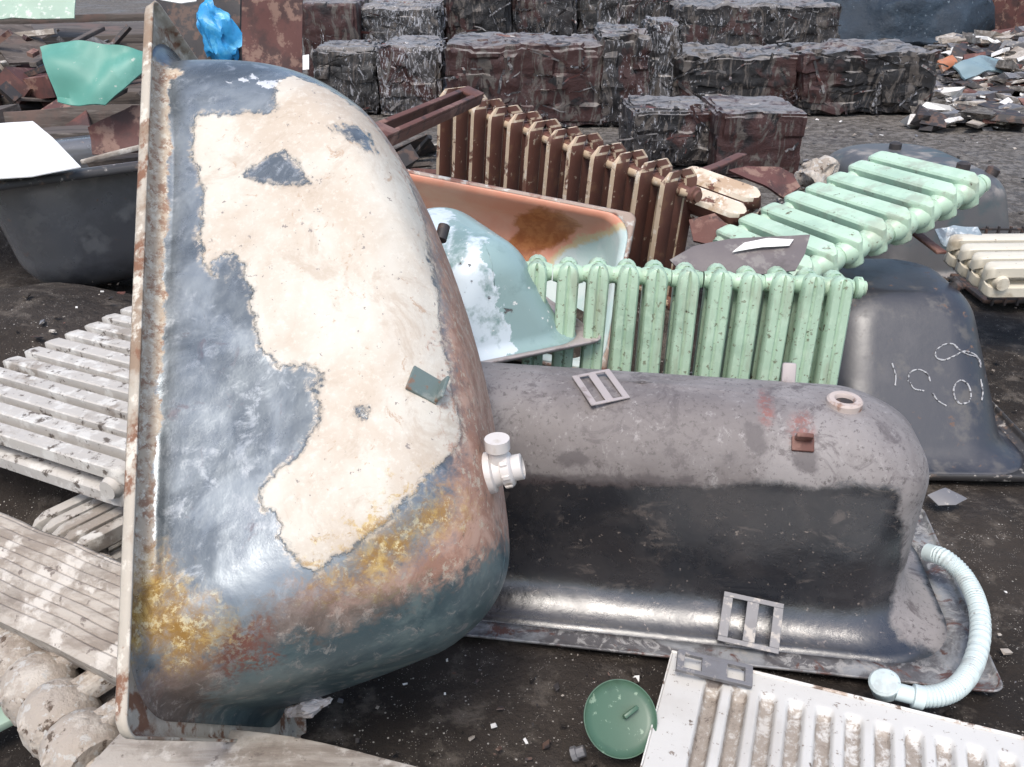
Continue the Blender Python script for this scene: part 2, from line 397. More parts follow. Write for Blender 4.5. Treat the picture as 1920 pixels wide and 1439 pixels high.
BALE_GREY = bale_mat("crushed grey scrap", (.05, .048, .047), .70, .62, .70)
BALE_RED = bale_mat("crushed maroon scrap", (.060, .026, .024), .46, .70, .76)
BALE_MIX = bale_mat("crushed mixed scrap", (.04, .036, .036), .53, .63, .70)
BALE_DARK = bale_mat("crushed black scrap", (.018, .016, .016), .62, .70, .73)
STRIP = layered("torn pale strip", (.28, .265, .26), [((.11, .045, .04), 5, .5, .55), ((.06, .058, .06), 8, .48, .54)], .5, .2)
BALE_SILVER = bale_mat("crushed bright scrap", (.085, .08, .08), .60, .58, .68)
GREEN = layered("mint green enamel paint", (.43, .585, .435), [((.25, .36, .26), 3, .58, .72, {'amt': .6}), ((.50, .64, .49), 22, .5, .62, {'amt': .5}), ((.14, .16, .10), 30, .68, .74, {'r': .8}), ((.30, .33, .24), 9, .56, .70, {'st': (2, 2, .35), 'amt': .55}), ((.10, .065, .04), 17, .72, .75, {'r': .9, 'h': -1}), ((.20, .22, .15), 60, .64, .70, {'r': .9})], .42, 0, (.25, 120, .002))
GREEN_FLAT = layered("mint green paint, dusty", (.46, .62, .47), [((.30, .42, .32), 4, .56, .7, {'amt': .6}), ((.12, .11, .07), 34, .68, .73, {'r': .8}), ((.33, .36, .28), 10, .56, .68, {'amt': .6}), ((.11, .07, .045), 15, .73, .76, {'r': .9, 'h': -1}), ((.50, .62, .50), 8, .55, .65, {'amt': .5})], .4, 0, (.25, 120, .002))
BROWN = layered("brown rusty paint", (.13, .055, .039), [((.13, .052, .036), 6, .48, .62), ((.16, .075, .045), 14, .60, .68, {'r': .9}), ((.42, .33, .24), 24, .68, .72, {'r': .7})], .6, 0, (.4, 60, .003))
CREAM_EDGE = layered("worn cream paint on brown", (.52, .40, .28), [((.15, .075, .05), 7, .60, .66, {'h': -1, 'dist': .6}), ((.60, .52, .42), 30, .55, .62)], .55, 0, (.3, 80, .002))
CREAM = layered("cream radiator paint", (.62, .53, .42), [((.42, .30, .20), 6, .56, .66), ((.14, .06, .04), 14, .64, .68, {'h': -1}), ((.70, .62, .52), 30, .55, .62)], .5, 0, (.3, 80, .002))
IVORY = layered("ivory radiator paint", (.66, .61, .50), [((.40, .34, .25), 5, .58, .7), ((.2, .15, .1), 30, .70, .74)], .45, 0, (.2, 80, .002))
DUSTY = layered("dusty white radiator paint", (.50, .47, .43), [((.30, .265, .23), 5, .52, .62, {'r': .9}), ((.60, .58, .54), 14, .5, .6), ((.12, .10, .085), 26, .62, .70, {'r': .9})], .6, 0, (.5, 60, .004))
MUDDY = layered("mud caked radiator", (.40, .345, .29), [((.24, .195, .155), 5, .45, .6, {'r': .95}), ((.50, .45, .39), 13, .5, .62), ((.10, .07, .05), 24, .64, .70, {'r': .9}), ((.46, .44, .41), 40, .55, .62)], .85, 0, (1.0, 26, .012))
BLACK = layered("black tub enamel", (.026, .026, .032), [((.04, .038, .044), 3, .5, .65, {'r': .48}), ((.085, .078, .072), 9, .58, .72, {'r': .7, 'amt': .7}), ((.12, .07, .05), 25, .68, .74, {'r': .9})], .40, 0, (.2, 40, .003), .5, 'pos', 0, 1.75)
BLACK_RIM = layered("worn black rim", (.05, .047, .047), [((.17, .12, .09), 12, .55, .66, {'r': .8}), ((.36, .33, .30), 26, .62, .70, {'r': .8})], .5, 0, (.3, 60, .002))
GREYTUB = layered("grey dusty tub underside", (.085, .083, .085), [((.05, .07, .075), 4, .5, .62, {'r': .4}), ((.24, .22, .205), 5, .44, .60, {'r': .8, 'up': (.2, .8)})], .45, 0, (.2, 40, .003))
WOOD = layered("weathered grey board", (.105, .085, .073), [((.055, .044, .038), 4, .48, .6, {'st': (.4, 3, 8)}), ((.16, .138, .122), 7, .54, .68, {'st': (.4, 4, 8)}), ((.13, .085, .07), 2, .6, .7)], .85, 0, (.5, 30, .004))
RUSTSHEET = layered("rusty maroon sheet", (.115, .045, .038), [((.06, .03, .027), 4, .48, .6), ((.22, .13, .10), 9, .58, .66)], .7, 0, (.3, 40, .004))
BEAM = layered("dusty pale plank", (.42, .375, .325), [((.25, .21, .175), 4, .44, .58, {'st': (.5, 3, 3)}), ((.13, .105, .085), 9, .58, .68, {'amt': .4}), ((.52, .48, .43), 12, .54, .64), ((.17, .14, .12), 30, .66, .72)], .9, 0, (.6, 50, .004))
TEAL = layered("teal painted sheet", (.085, .265, .21), [((.11, .30, .245), 5, .5, .62), ((.07, .24, .19), 7, .62, .72), ((.35, .42, .36), 30, .7, .74)], .5, 0, (.2, 30, .003))
PALEGREEN = layered("faded green sheet", (.33, .44, .35), [((.22, .28, .23), 4, .52, .64), ((.5, .55, .48), 18, .6, .68)], .6, 0, (.2, 30, .003))
WHITE = layered("white enamelled sheet", (.83, .82, .80), [((.55, .52, .48), 14, .70, .76)], .4, 0, (.05, 40, .002))
WPLASTIC = layered("white plastic", (.64, .60, .57), [((.48, .43, .37), 14, .55, .68), ((.3, .25, .2), 40, .68, .72)], .45, 0, (.1, 80, .001))
PIPEWHITE = layered("pale blue white plastic", (.56, .64, .63), [((.42, .46, .45), 12, .58, .7), ((.25, .24, .22), 40, .68, .74)], .45, 0, (.1, 80, .001))
STEEL = layered("dusty galvanised steel", (.19, .187, .195), [((.16, .155, .16), 14, .5, .62), ((.33, .305, .28), 30, .58, .66)], .5, .25, (.2, 90, .001))
PINKSTEEL = layered("dusty pinkish steel", (.40, .355, .345), [((.25, .21, .20), 14, .52, .64)], .6, .1, (.2, 90, .001))
RUSTBAR = layered("red brown primed channel", (.12, .048, .036), [((.21, .11, .085), 7, .5, .62), ((.06, .03, .025), 16, .6, .68)], .7, 0, (.3, 60, .003))
DARKIRON = layered("dark iron", (.035, .03, .03), [((.10, .06, .045), 14, .56, .66)], .6, 0, (.3, 60, .002))
BLUEBAG = layered("bright blue polythene", (.035, .30, .62), [((.10, .42, .70), 9, .5, .6), ((.015, .12, .30), 6, .62, .7)], .35, 0, (.3, 30, .01))
NAVY = layered("dark blue tarpaulin", (.013, .024, .038), [((.02, .036, .055), 2, .45, .6), ((.10, .13, .16), 14, .68, .72)], .7, 0, (.6, 6, .08))
DGREEN = layered("dull green enamel", (.058, .118, .075), [((.04, .08, .052), 8, .5, .64), ((.2, .28, .2), 40, .66, .72)], .4, 0, (.1, 60, .001))
PAPER = layered("creased white liner", (.74, .72, .69), [((.5, .46, .42), 9, .6, .7)], .7, 0, (.3, 20, .004))

# ------------------------------------------------------------------ ground
def ground_h(x, y):
    h = .30 * max(0, 1 - ((x - .35) / 1.15) ** 2 - ((y - 3.75) / .85) ** 2) + .26 * max(0, 1 - ((x + 2.2) / 1.2) ** 2 - ((y - 3.3) / 1.3) ** 2)
    h += .80 * max(0, 1 - ((x + 2.9) / 1.7) ** 2 - ((y - 5.8) / 1.9) ** 2) + .27 * max(0, 1 - ((x + 1.55) / .9) ** 2 - ((y - 2.85) / .75) ** 2)
    h += .35 * max(0, 1 - ((x - 6.9) / 2.3) ** 2 - ((y - 11.4) / 3.0) ** 2)
    return h
def spread(a, b, fine, far):
    v = [a]
    while v[-1] < b: v.append(v[-1] + max(fine, abs(v[-1] - 1.0) * far))
    return v
xs = sorted(set([-x for x in spread(0, 250, .035, .03)] + spread(0, 250, .035, .03))); ys = [-y for y in spread(.0, 60, .5, .3)][::-1][:-1] + spread(0, 300, .035, .022)
V = []
for y in ys:
    for x in xs:
        z = ground_h(x, y)
        if 0 < y < 16 and abs(x) < 12: z += noise.noise(Vector((x * 1.7, y * 1.7, 0))) * .022 + noise.noise(Vector((x * 6, y * 6, 3))) * .014 + noise.noise(Vector((x * 15, y * 15, 9))) * .006 - .016
        V.append((x, y, z))
n = len(xs); F = [(j * n + i, j * n + i + 1, (j + 1) * n + i + 1, (j + 1) * n + i) for j in range(len(ys) - 1) for i in range(n - 1)]
tag(mesh("ground", V, F, SOIL), kind="structure")

# ------------------------------------------------------------------ bales of crushed scrap at the back of the yard
bale(596, 712, 215, 93, .9, BALE_GREY, "plain dark grey bale, leftmost of the front row, beside the upright tub", 1)
bale(714, 828, 218, 90, 1.0, BALE_SILVER, "bale with lacy silver wire face, between the plain grey and the maroon bale", 2)
bale(838, 1128, 240, 86, 1.1, BALE_RED, "long maroon bale with pale strips on top, behind the brown radiator", 3)
bale(1122, 1212, 240, 66, 1.0, BALE_MIX, "narrow bale of silver and red scrap at the right end of the long maroon bale", 4)
bale(1212, 1268, 210, 46, .8, BALE_SILVER, "thin upright bright silver bale beside the big dark bale", 5)
bale(1272, 1586, 0, 10, 1.2, BALE_MIX, "wide dark bale stacked at the back with a bluish patch at its right end", 6, y=11.2)
bale(1262, 1492, 212, 106, 1.0, BALE_DARK, "low black bale in front of the wide dark bale", 7)
bale(1488, 1742, 216, 99, 1.0, BALE_DARK, "black bale with rounded corners standing on open ground at the right end of its row", 8, yaw=.06, rough=1.3)
bale(1180, 1336, 318, 212, .8, BALE_MIX, "small bale with bright striped top beside the plain maroon bale", 9, y=6.75)
bale(1338, 1498, 333, 212, .75, BALE_RED, "small boxy maroon bale with a flat grey top, nearest of the bales", 10, rough=.45)
bale(560, 668, 0, 6, 1.0, BALE_RED, "red brown bale at the top left above the dark grey bale", 11, y=10.6, rough=.5)
bale(672, 826, 0, 12, 1.1, BALE_SILVER, "pale crumpled bale behind the silver wire bale", 12, y=10.8)
bale(832, 956, 0, -28, 1.1, BALE_DARK, "dark blue black bale in the back row behind the maroon bale", 13, y=11.3)
bale(958, 1082, 0, -34, 1.1, BALE_MIX, "bale with white shreds in the middle of the back row", 14, y=11.6)
bale(1086, 1268, 0, -30, 1.1, BALE_GREY, "grey bale at the right end of the back row", 15, y=11.9)

# blue heap, shed and post far right
bm = bmesh.new(); bmesh.ops.create_icosphere(bm, subdivisions=5, radius=1)
c = gnd(1715, 88); c.y += 1.6
for v in bm.verts:
    p = v.co.copy(); v.co = Vector((p.x * 1.75, p.y * 1.6, max(0, p.z) * 1.15)) + noise.noise_vector(p * 2.2) * .22 + noise.noise_vector(p * 7) * .06
tag(bm_obj("tarpaulin_heap", bm, NAVY, None, Matrix.Translation(c), True, None), "dark blue tarpaulin covered heap at the back right", "heap")
sh = empty("timber_shed", at(1850, 40, 17), "dark brown timber shed wall with a pale post at the far right", "shed")
bm = bmesh.new(); z0 = -sh.location.z
for i in range(16): add_box(bm, -.6 + i * .22, -.385 + i * .22, 0 + (i % 3) * .006, .05 + (i % 3) * .006, z0, z0 + 2.6, .006)
bm_obj("plank_wall", bm, RUSTSHEET, sh)
bm = bmesh.new(); add_box(bm, -.78, -.62, -.06, .1, z0, z0 + 2.7, .01); bm_obj("post", bm, BEAM, sh)
bm = bmesh.new(); add_box(bm, -.8, 3.0, -.3, .6, z0 + 2.7, z0 + 2.8, .01); bm_obj("roof", bm, WOOD, sh)

# ------------------------------------------------------------------ stack of boards and sheets at the back left
# (left end, right end, distance, width, material)
bd = [((-160, 318), (300, 262), 3.9, .30, WOOD), ((-200, 262), (320, 232), 4.4, .34, WOOD), ((-160, 214), (300, 196), 4.8, .36, WOOD), ((-180, 176), (330, 150), 5.3, .40, WOOD),
      ((-160, 138), (320, 118), 5.8, .42, WOOD), ((-200, 96), (330, 84), 6.4, .5, WOOD), ((-140, 62), (330, 50), 7.2, .6, WOOD), ((-160, 34), (340, 20), 8.2, .7, WOOD)]
txt = ["lowest", "second lowest", "third from the bottom", "fourth from the bottom", "middle grey", "upper grey", "second highest", "topmost"]
for i, (a, b, y, wd, mt) in enumerate(bd):
    p, q = at(*a, y), at(*b, y + .25)
    q.z = p.z + (q.z - p.z) * .6
    board("stacked_board", p, q, wd, (.10, .06, .13)[i % 3], mt, "%s weathered board of the stack behind the teal sheet" % txt[i], "board", up=(0, .05 + .12 * (i % 3 - 1), 1), group="weathered boards stacked at the left", wob=.02)
board("slanting_rod", at(60, 118, 3.85), at(190, 50, 4.6), .03, .02, WOOD, "thin grey stick leaning above the teal sheet", "stick", group=None)
board("slanting_rod", at(150, 300, 3.62), at(262, 272, 3.7), .02, .02, BEAM, "thin pale stick lying above the white sheet", "stick")
sheet("teal_sheet", [(80, 96), (118, 84), (165, 88), (212, 97), (275, 104), (278, 140), (240, 172), (200, 202), (150, 200), (110, 194)], at(170, 140, 3.75), (.1, -.75, .6), .006, TEAL, "torn teal painted sheet leaning on the stacked boards", wob=.07)
sheet("maroon_panel", [(165, 240), (245, 196), (300, 200), (300, 284), (172, 290)], at(200, 240, 3.72), (.1, -.9, .4), .01, RUSTSHEET, "maroon metal panel below the teal sheet", "metal sheet", wob=.04)
sheet("green_sheet", [(-60, -30), (142, -20), (140, 36), (-60, 42)], at(60, 10, 7.0), (0, -.7, .7), .01, PALEGREEN, "faded pale green sheet at the top left corner", wob=.03)
sheet("standing_sheet", [(430, -60), (568, -60), (566, 330), (440, 330)], at(500, 70, 6.2), (.1, -.95, .2), .02, RUSTSHEET, "dark rusty panel standing behind the blue bag", "metal sheet", wob=.04)
sheet("standing_sheet", [(300, -60), (450, -60), (470, 480), (300, 480)], at(380, 70, 4.9), (-.1, -.9, .3), .02, DARKIRON, "black iron panel directly behind the blue bag", "metal sheet", wob=.05)
sheet("white_offcut", [(300, -14), (372, -14), (368, 4), (340, 8), (300, 2)], at(340, 0, 4.3), (0, -.5, .8), .004, WHITE, "small white offcut at the top edge above the blue bag", "offcut")
sheet("white_offcut", [(556, 108), (580, 104), (580, 132), (556, 134)], at(570, 120, 10.2), (0, -.9, .4), .02, WHITE, "small white block left of the plain grey bale", "offcut", wob=.004)
bm = bmesh.new(); bmesh.ops.create_icosphere(bm, subdivisions=4, radius=1); c = at(412, 68, 4.78)
for v in bm.verts:
    p = v.co.copy(); q = noise.noise_vector(p * 1.6 + Vector((5, 0, 0))) * .35 + noise.noise_vector(p * 4) * .16 + noise.noise_vector(p * 9) * .05
    v.co = Vector(((p.x + q.x) * .092, (p.y + q.y) * .06, (p.z * 1.0 + q.z) * .145))
tag(bm_obj("plastic_bag", bm, BLUEBAG, None, Matrix.Translation(c) @ Matrix.Rotation(R(-12), 4, 'Y'), True, 50), "crumpled bright blue plastic bag beside the top of the tall tub", "bag")

# rough scrap heaped between the boards and behind the peeling tub: nobody could count it
bm = bmesh.new()
for i in range(420):
    x = rnd.uniform(-3.4, -.75); y = rnd.uniform(4.3, 7.2); z = ground_h(x, y) + rnd.random() ** 2 * .30 * max(0, 1 - abs(y - 5.4) / 2.2)
    s_ = rnd.choice((.06, .1, .16, .28)); m = Matrix.Translation((x, y, z)) @ Matrix.Rotation(rnd.uniform(0, 6.3), 4, 'Z') @ Matrix.Rotation(rnd.gauss(0, .45), 4, 'X') @ Matrix.Rotation(rnd.gauss(0, .4), 4, 'Y')
    k = rnd.randrange(3); d = ((s_ * 1.6, s_, .012), (s_ * 2.6, .03, .03), (s_, s_ * .6, s_ * .4))[k]
    add_box(bm, -d[0] / 2, d[0] / 2, -d[1] / 2, d[1] / 2, -d[2] / 2, d[2] / 2, 0, 1, m, rnd.choices(range(5), (3, 3, 2, 1, 2))[0])
tag(bm_obj("scrap_heap", bm, [WOOD, RUSTSHEET, DARKIRON, BEAM, BALE_DARK], None, None, False), "loose heap of dark rusty scrap and splintered board behind the peeling tub", "scrap heap", None, "stuff")

# ------------------------------------------------------------------ litter on open ground: nobody could count it
bm = bmesh.new(); cols = []
def chip(p, s, mi, flat=.35):
    m = Matrix.Translation(p) @ Matrix.Rotation(rnd.uniform(0, 6.3), 4, 'Z') @ Matrix.Rotation(rnd.uniform(-.5, .5), 4, 'X')
    a, b, c = s * rnd.uniform(.4, 1.2), s * rnd.uniform(.3, 1), s * flat * rnd.uniform(.2, 1)
    v = [bm.verts.new(m @ Vector((x * a * rnd.uniform(.6, 1.3), y * b * rnd.uniform(.6, 1.3), z * c * rnd.uniform(.5, 1.4)))) for z in (-.5, .5) for y in (-.5, .5) for x in (-.5, .5)]
    for q in ((0, 2, 3, 1), (4, 5, 7, 6), (0, 1, 5, 4), (2, 6, 7, 3), (0, 4, 6, 2), (1, 3, 7, 5)): bm.faces.new([v[i] for i in q]).material_index = mi
LIT = [SOIL, PAPER, STEEL, BEAM, DARKIRON, TEAL, RUSTBAR]
for i in range(5200):
    y = 1.15 + 10.5 * rnd.random() ** 1.7; x = rnd.uniform(-.25, .75) * y * 1.0
    x = rnd.uniform(-.5, .75) * (y + .6)
    if noise.noise(Vector((x * 1.6, y * 1.6, 4))) < rnd.uniform(-.35, .25): continue
    chip((x, y, ground_h(x, y) + .002), rnd.choice((.006, .009, .012, .018, .026)) * (.7 + y * .12), rnd.choices(range(7), (9, 2, 2, 3, 4, .05, .8))[0])
for i in range(2200):
    y = rnd.uniform(8.2, 13); x = rnd.gauss(5.7 + (y - 10) * .5, .9)
    if x > 4.45 + (y - 10) * .45: chip((x, y, ground_h(x, y) + rnd.uniform(0, .12)), rnd.choice((.05, .08, .12, .2, .34)), rnd.choices(range(7), (6, 3, 4, 5, 4, .08, 1.5))[0], .3)
tag(bm_obj("litter", bm, LIT, None, None, False), "small chips of scrap, stone and paper strewn over the dark soil", "litter", None, "stuff")
sheet("blue_grey_sheet", [(1786, 126), (1830, 112), (1886, 120), (1880, 140), (1850, 138), (1810, 150)], at(1830, 132, 10.2), (.1, -.5, .8), .02, layered("blue grey sheet paint", (.19, .27, .30), [((.12, .16, .18), 4, .5, .6)], .5), "blue grey sheet lying on the litter at the right edge", wob=.05)
sheet("white_scrap_sheet", [(1862, 112), (1935, 104), (1935, 134), (1890, 130)], at(1900, 118, 10.7), (.1, -.5, .8), .02, WHITE, "crumpled white sheet on the litter at the right edge", wob=.09)
sheet("orange_scrap", [(1752, 122), (1780, 112), (1788, 128), (1765, 140)], at(1770, 126, 10.6), (.1, -.6, .7), .03, layered("orange scrap paint", (.42, .16, .08), [((.3, .2, .15), 6, .5, .6)], .6), "small orange scrap at the left edge of the distant litter", "scrap", wob=.08)
# ------------------------------------------------------------------ the tall peeling tub, leaning back on its side and foot end
def rotm(rx, ry, rz): return (Matrix.Rotation(rz, 3, 'Z') @ Matrix.Rotation(ry, 3, 'Y') @ Matrix.Rotation(rx, 3, 'X'))
B0 = Matrix(((0, 0, 1), (0, -1, 0), (1, 0, 0)))
mA = (rotm(-.8764783, -.2167287, -.0030959) @ B0).to_4x4(); mA.translation = (-.5450331, 1.1890050, .2401926)
PATCH_A = {
    'cream': [(1, [(1.245, 0.008), (1.242, -0.066), (1.222, -0.15), (1.241, -0.176), (1.305, -0.169), (1.34, -0.2), (1.286, -0.303), (1.221, -0.376), (1.136, -0.429), (0.99, -0.449), (0.855, -0.455), (0.746, -0.456), (0.643, -0.464), (0.572, -0.478), (0.538, -0.48), (0.519, -0.453), (0.49, -0.395), (0.449, -0.363), (0.415, -0.302), (0.37, -0.245), (0.347, -0.198), (0.376, -0.166), (0.399, -0.136), (0.424, -0.146), (0.455, -0.12), (0.482, -0.12), (0.502, -0.144), (0.523, -0.168), (0.553, -0.197), (0.592, -0.224), (0.635, -0.222), (0.652, -0.214), (0.672, -0.25), (0.695, -0.223), (0.707, -0.16), (0.73, -0.119), (0.765, -0.122), (0.803, -0.111), (0.838, -0.104), (0.874, -0.089), (0.89, -0.095), (0.92, -0.069), (0.877, -0.055), (0.892, -0.027), (0.926, -0.006), (0.971, -0.005), (1.077, -0.012), (1.142, 0.013)]), (-1, [(1.099, -0.087), (1.125, -0.131), (1.135, -0.175), (1.103, -0.201), (1.06, -0.231), (1.057, -0.199), (1.074, -0.13), (1.08, -0.092)]), (-1, [(1.192, -0.259), (1.201, -0.298), (1.18, -0.352), (1.124, -0.371), (1.132, -0.336), (1.159, -0.295)]), (-1, [(0.912, -0.027), (0.923, -0.058), (0.882, -0.089), (0.865, -0.063), (0.879, -0.032)]), (-1, [(0.612, -0.287), (0.611, -0.305), (0.597, -0.303), (0.598, -0.288)])],
    'chips': [(1, [(1.325, -0.041), (1.331, -0.072), (1.319, -0.069), (1.317, -0.046)]), (1, [(1.326, -0.087), (1.337, -0.117), (1.327, -0.123), (1.321, -0.095)]), (1, [(1.308, -0.13), (1.319, -0.152), (1.322, -0.171), (1.297, -0.152), (1.3, -0.131)])],
    'ochre': [(1, [(0.308, 0.203), (0.386, 0.068), (0.364, 0.04), (0.327, 0.017), (0.291, -0.027), (0.257, -0.054), (0.232, -0.031), (0.216, 0.035), (0.231, 0.075), (0.175, 0.21)]), (1, [(0.443, -0.372), (0.451, -0.415), (0.426, -0.455), (0.397, -0.44), (0.377, -0.39), (0.336, -0.35), (0.314, -0.295), (0.307, -0.232), (0.334, -0.199), (0.36, -0.253), (0.409, -0.31)])],
    'red': [(1, [(0.253, -0.054), (0.256, -0.106), (0.215, -0.1), (0.181, -0.046), (0.209, -0.02)])],
    'edge': [(1, [(1.413, 0.135), (1.36, 0.022), (1.342, 0.059), (1.146, 0.06), (0.843, 0.065), (0.6, 0.068), (0.42, 0.068), (0.353, 0.068), (0.263, 0.202), (0.488, 0.228)])],
    'dark': [(1, [(0.116, 0.228), (0.216, 0.035), (0.204, -0.049), (0.283, -0.117), (0.311, -0.197), (0.317, -0.349), (0.309, -0.445), (0.291, -0.663), (0.074, -0.649), (-0.074, -0.398), (-0.13, -0.209), (-0.124, 0.079), (-0.099, 0.253)])],  # dark brown foot end, plus shading of the down-facing underside painted into the colour
    'brown': [(1, [(1.265, -0.37), (1.159, -0.45), (0.956, -0.561), (0.652, -0.662), (0.29, -0.675), (0.164, -0.605), (0.161, -0.462), (0.125, -0.347), (0.154, -0.23), (0.233, -0.13), (0.323, -0.172), (0.356, -0.298), (0.392, -0.382), (0.492, -0.449), (0.564, -0.47), (0.643, -0.456), (0.756, -0.449), (0.877, -0.446), (1.012, -0.436), (1.158, -0.413)]), (1, [(0.121, 0.227), (0.216, 0.035), (0.196, -0.039), (0.092, 0.003), (-0.112, 0.078), (-0.088, 0.252)])],
    'teal': [(1, [(-0.123, 0.085), (0.125, -0.002), (0.197, -0.065), (0.218, -0.128), (0.23, -0.218), (0.25, -0.291), (0.286, -0.386), (0.318, -0.466), (0.334, -0.545), (0.279, -0.662), (0.074, -0.649), (-0.074, -0.398), (-0.13, -0.209)])],
}
BASIS_A = ((0.9063, 0.4028, 0.1282), (0.0, 0.3034, -0.9529))
PATCH_B = {
    'dust': [(1, [(1.384, -0.542), (0.884, -0.572), (0.123, -0.618), (0.056, 0.145), (0.191, 0.115), (0.211, 0.08), (0.201, -0.07), (0.252, -0.219), (0.253, -0.26), (0.365, -0.267), (0.484, -0.248), (0.608, -0.247), (0.732, -0.224), (0.886, -0.224), (1.016, -0.209), (1.177, -0.22), (1.313, -0.215)])],
    'red': [(1, [(0.585, -0.474), (0.549, -0.488), (0.55, -0.412), (0.565, -0.378), (0.584, -0.397)]), (1, [(0.514, -0.415), (0.469, -0.432), (0.464, -0.367), (0.49, -0.326), (0.516, -0.35)])],
    'stain': [(1, [(1.177, -0.226), (0.991, -0.235), (0.734, -0.249), (0.732, -0.228), (0.99, -0.202), (1.177, -0.2)]), (1, [(0.675, -0.306), (0.644, -0.321), (0.639, -0.292), (0.667, -0.284)]), (1, [(0.622, -0.394), (0.578, -0.384), (0.564, -0.321), (0.588, -0.303), (0.614, -0.329)]), (1, [(0.515, -0.331), (0.454, -0.329), (0.457, -0.285), (0.5, -0.281)]), (1, [(1.072, -0.281), (1.007, -0.293), (0.966, -0.263), (1.044, -0.247)])],
}
BASIS_B = ((0.9998, -0.0173, -0.0107), (-0.0, 0.5245, -0.8514))
PATCH_G = {
    'salmon': [(1, [(1.048, -0.433), (-0.164, -0.427), (-0.014, -0.3), (0.16, -0.201), (0.245, -0.109), (0.294, -0.01), (0.386, 0.097), (0.517, -0.011), (0.653, -0.14), (0.818, -0.184), (1.039, -0.175)])],
    'rust': [(1, [(0.458, -0.235), (0.362, -0.273), (0.25, -0.268), (0.171, -0.24), (0.215, -0.17), (0.321, -0.098), (0.343, -0.034), (0.424, -0.052), (0.447, -0.114), (0.423, -0.184)])],
}
BASIS_G = ((0.9926, -0.0205, -0.1201), (0.0, -0.9857, 0.1685))
PATCH_F = {
    'pale': [(1, [(0.533, -0.178), (0.43, -0.233), (0.339, -0.231), (0.246, -0.19), (0.14, -0.118), (0.032, -0.022), (-0.058, 0.09), (0.187, 0.279)])],  # bright reflection on the curved left side, painted into the enamel colour
}
BASIS_F = ((0.4807, 0.6405, 0.5989), (0.0, 0.683, -0.7304))

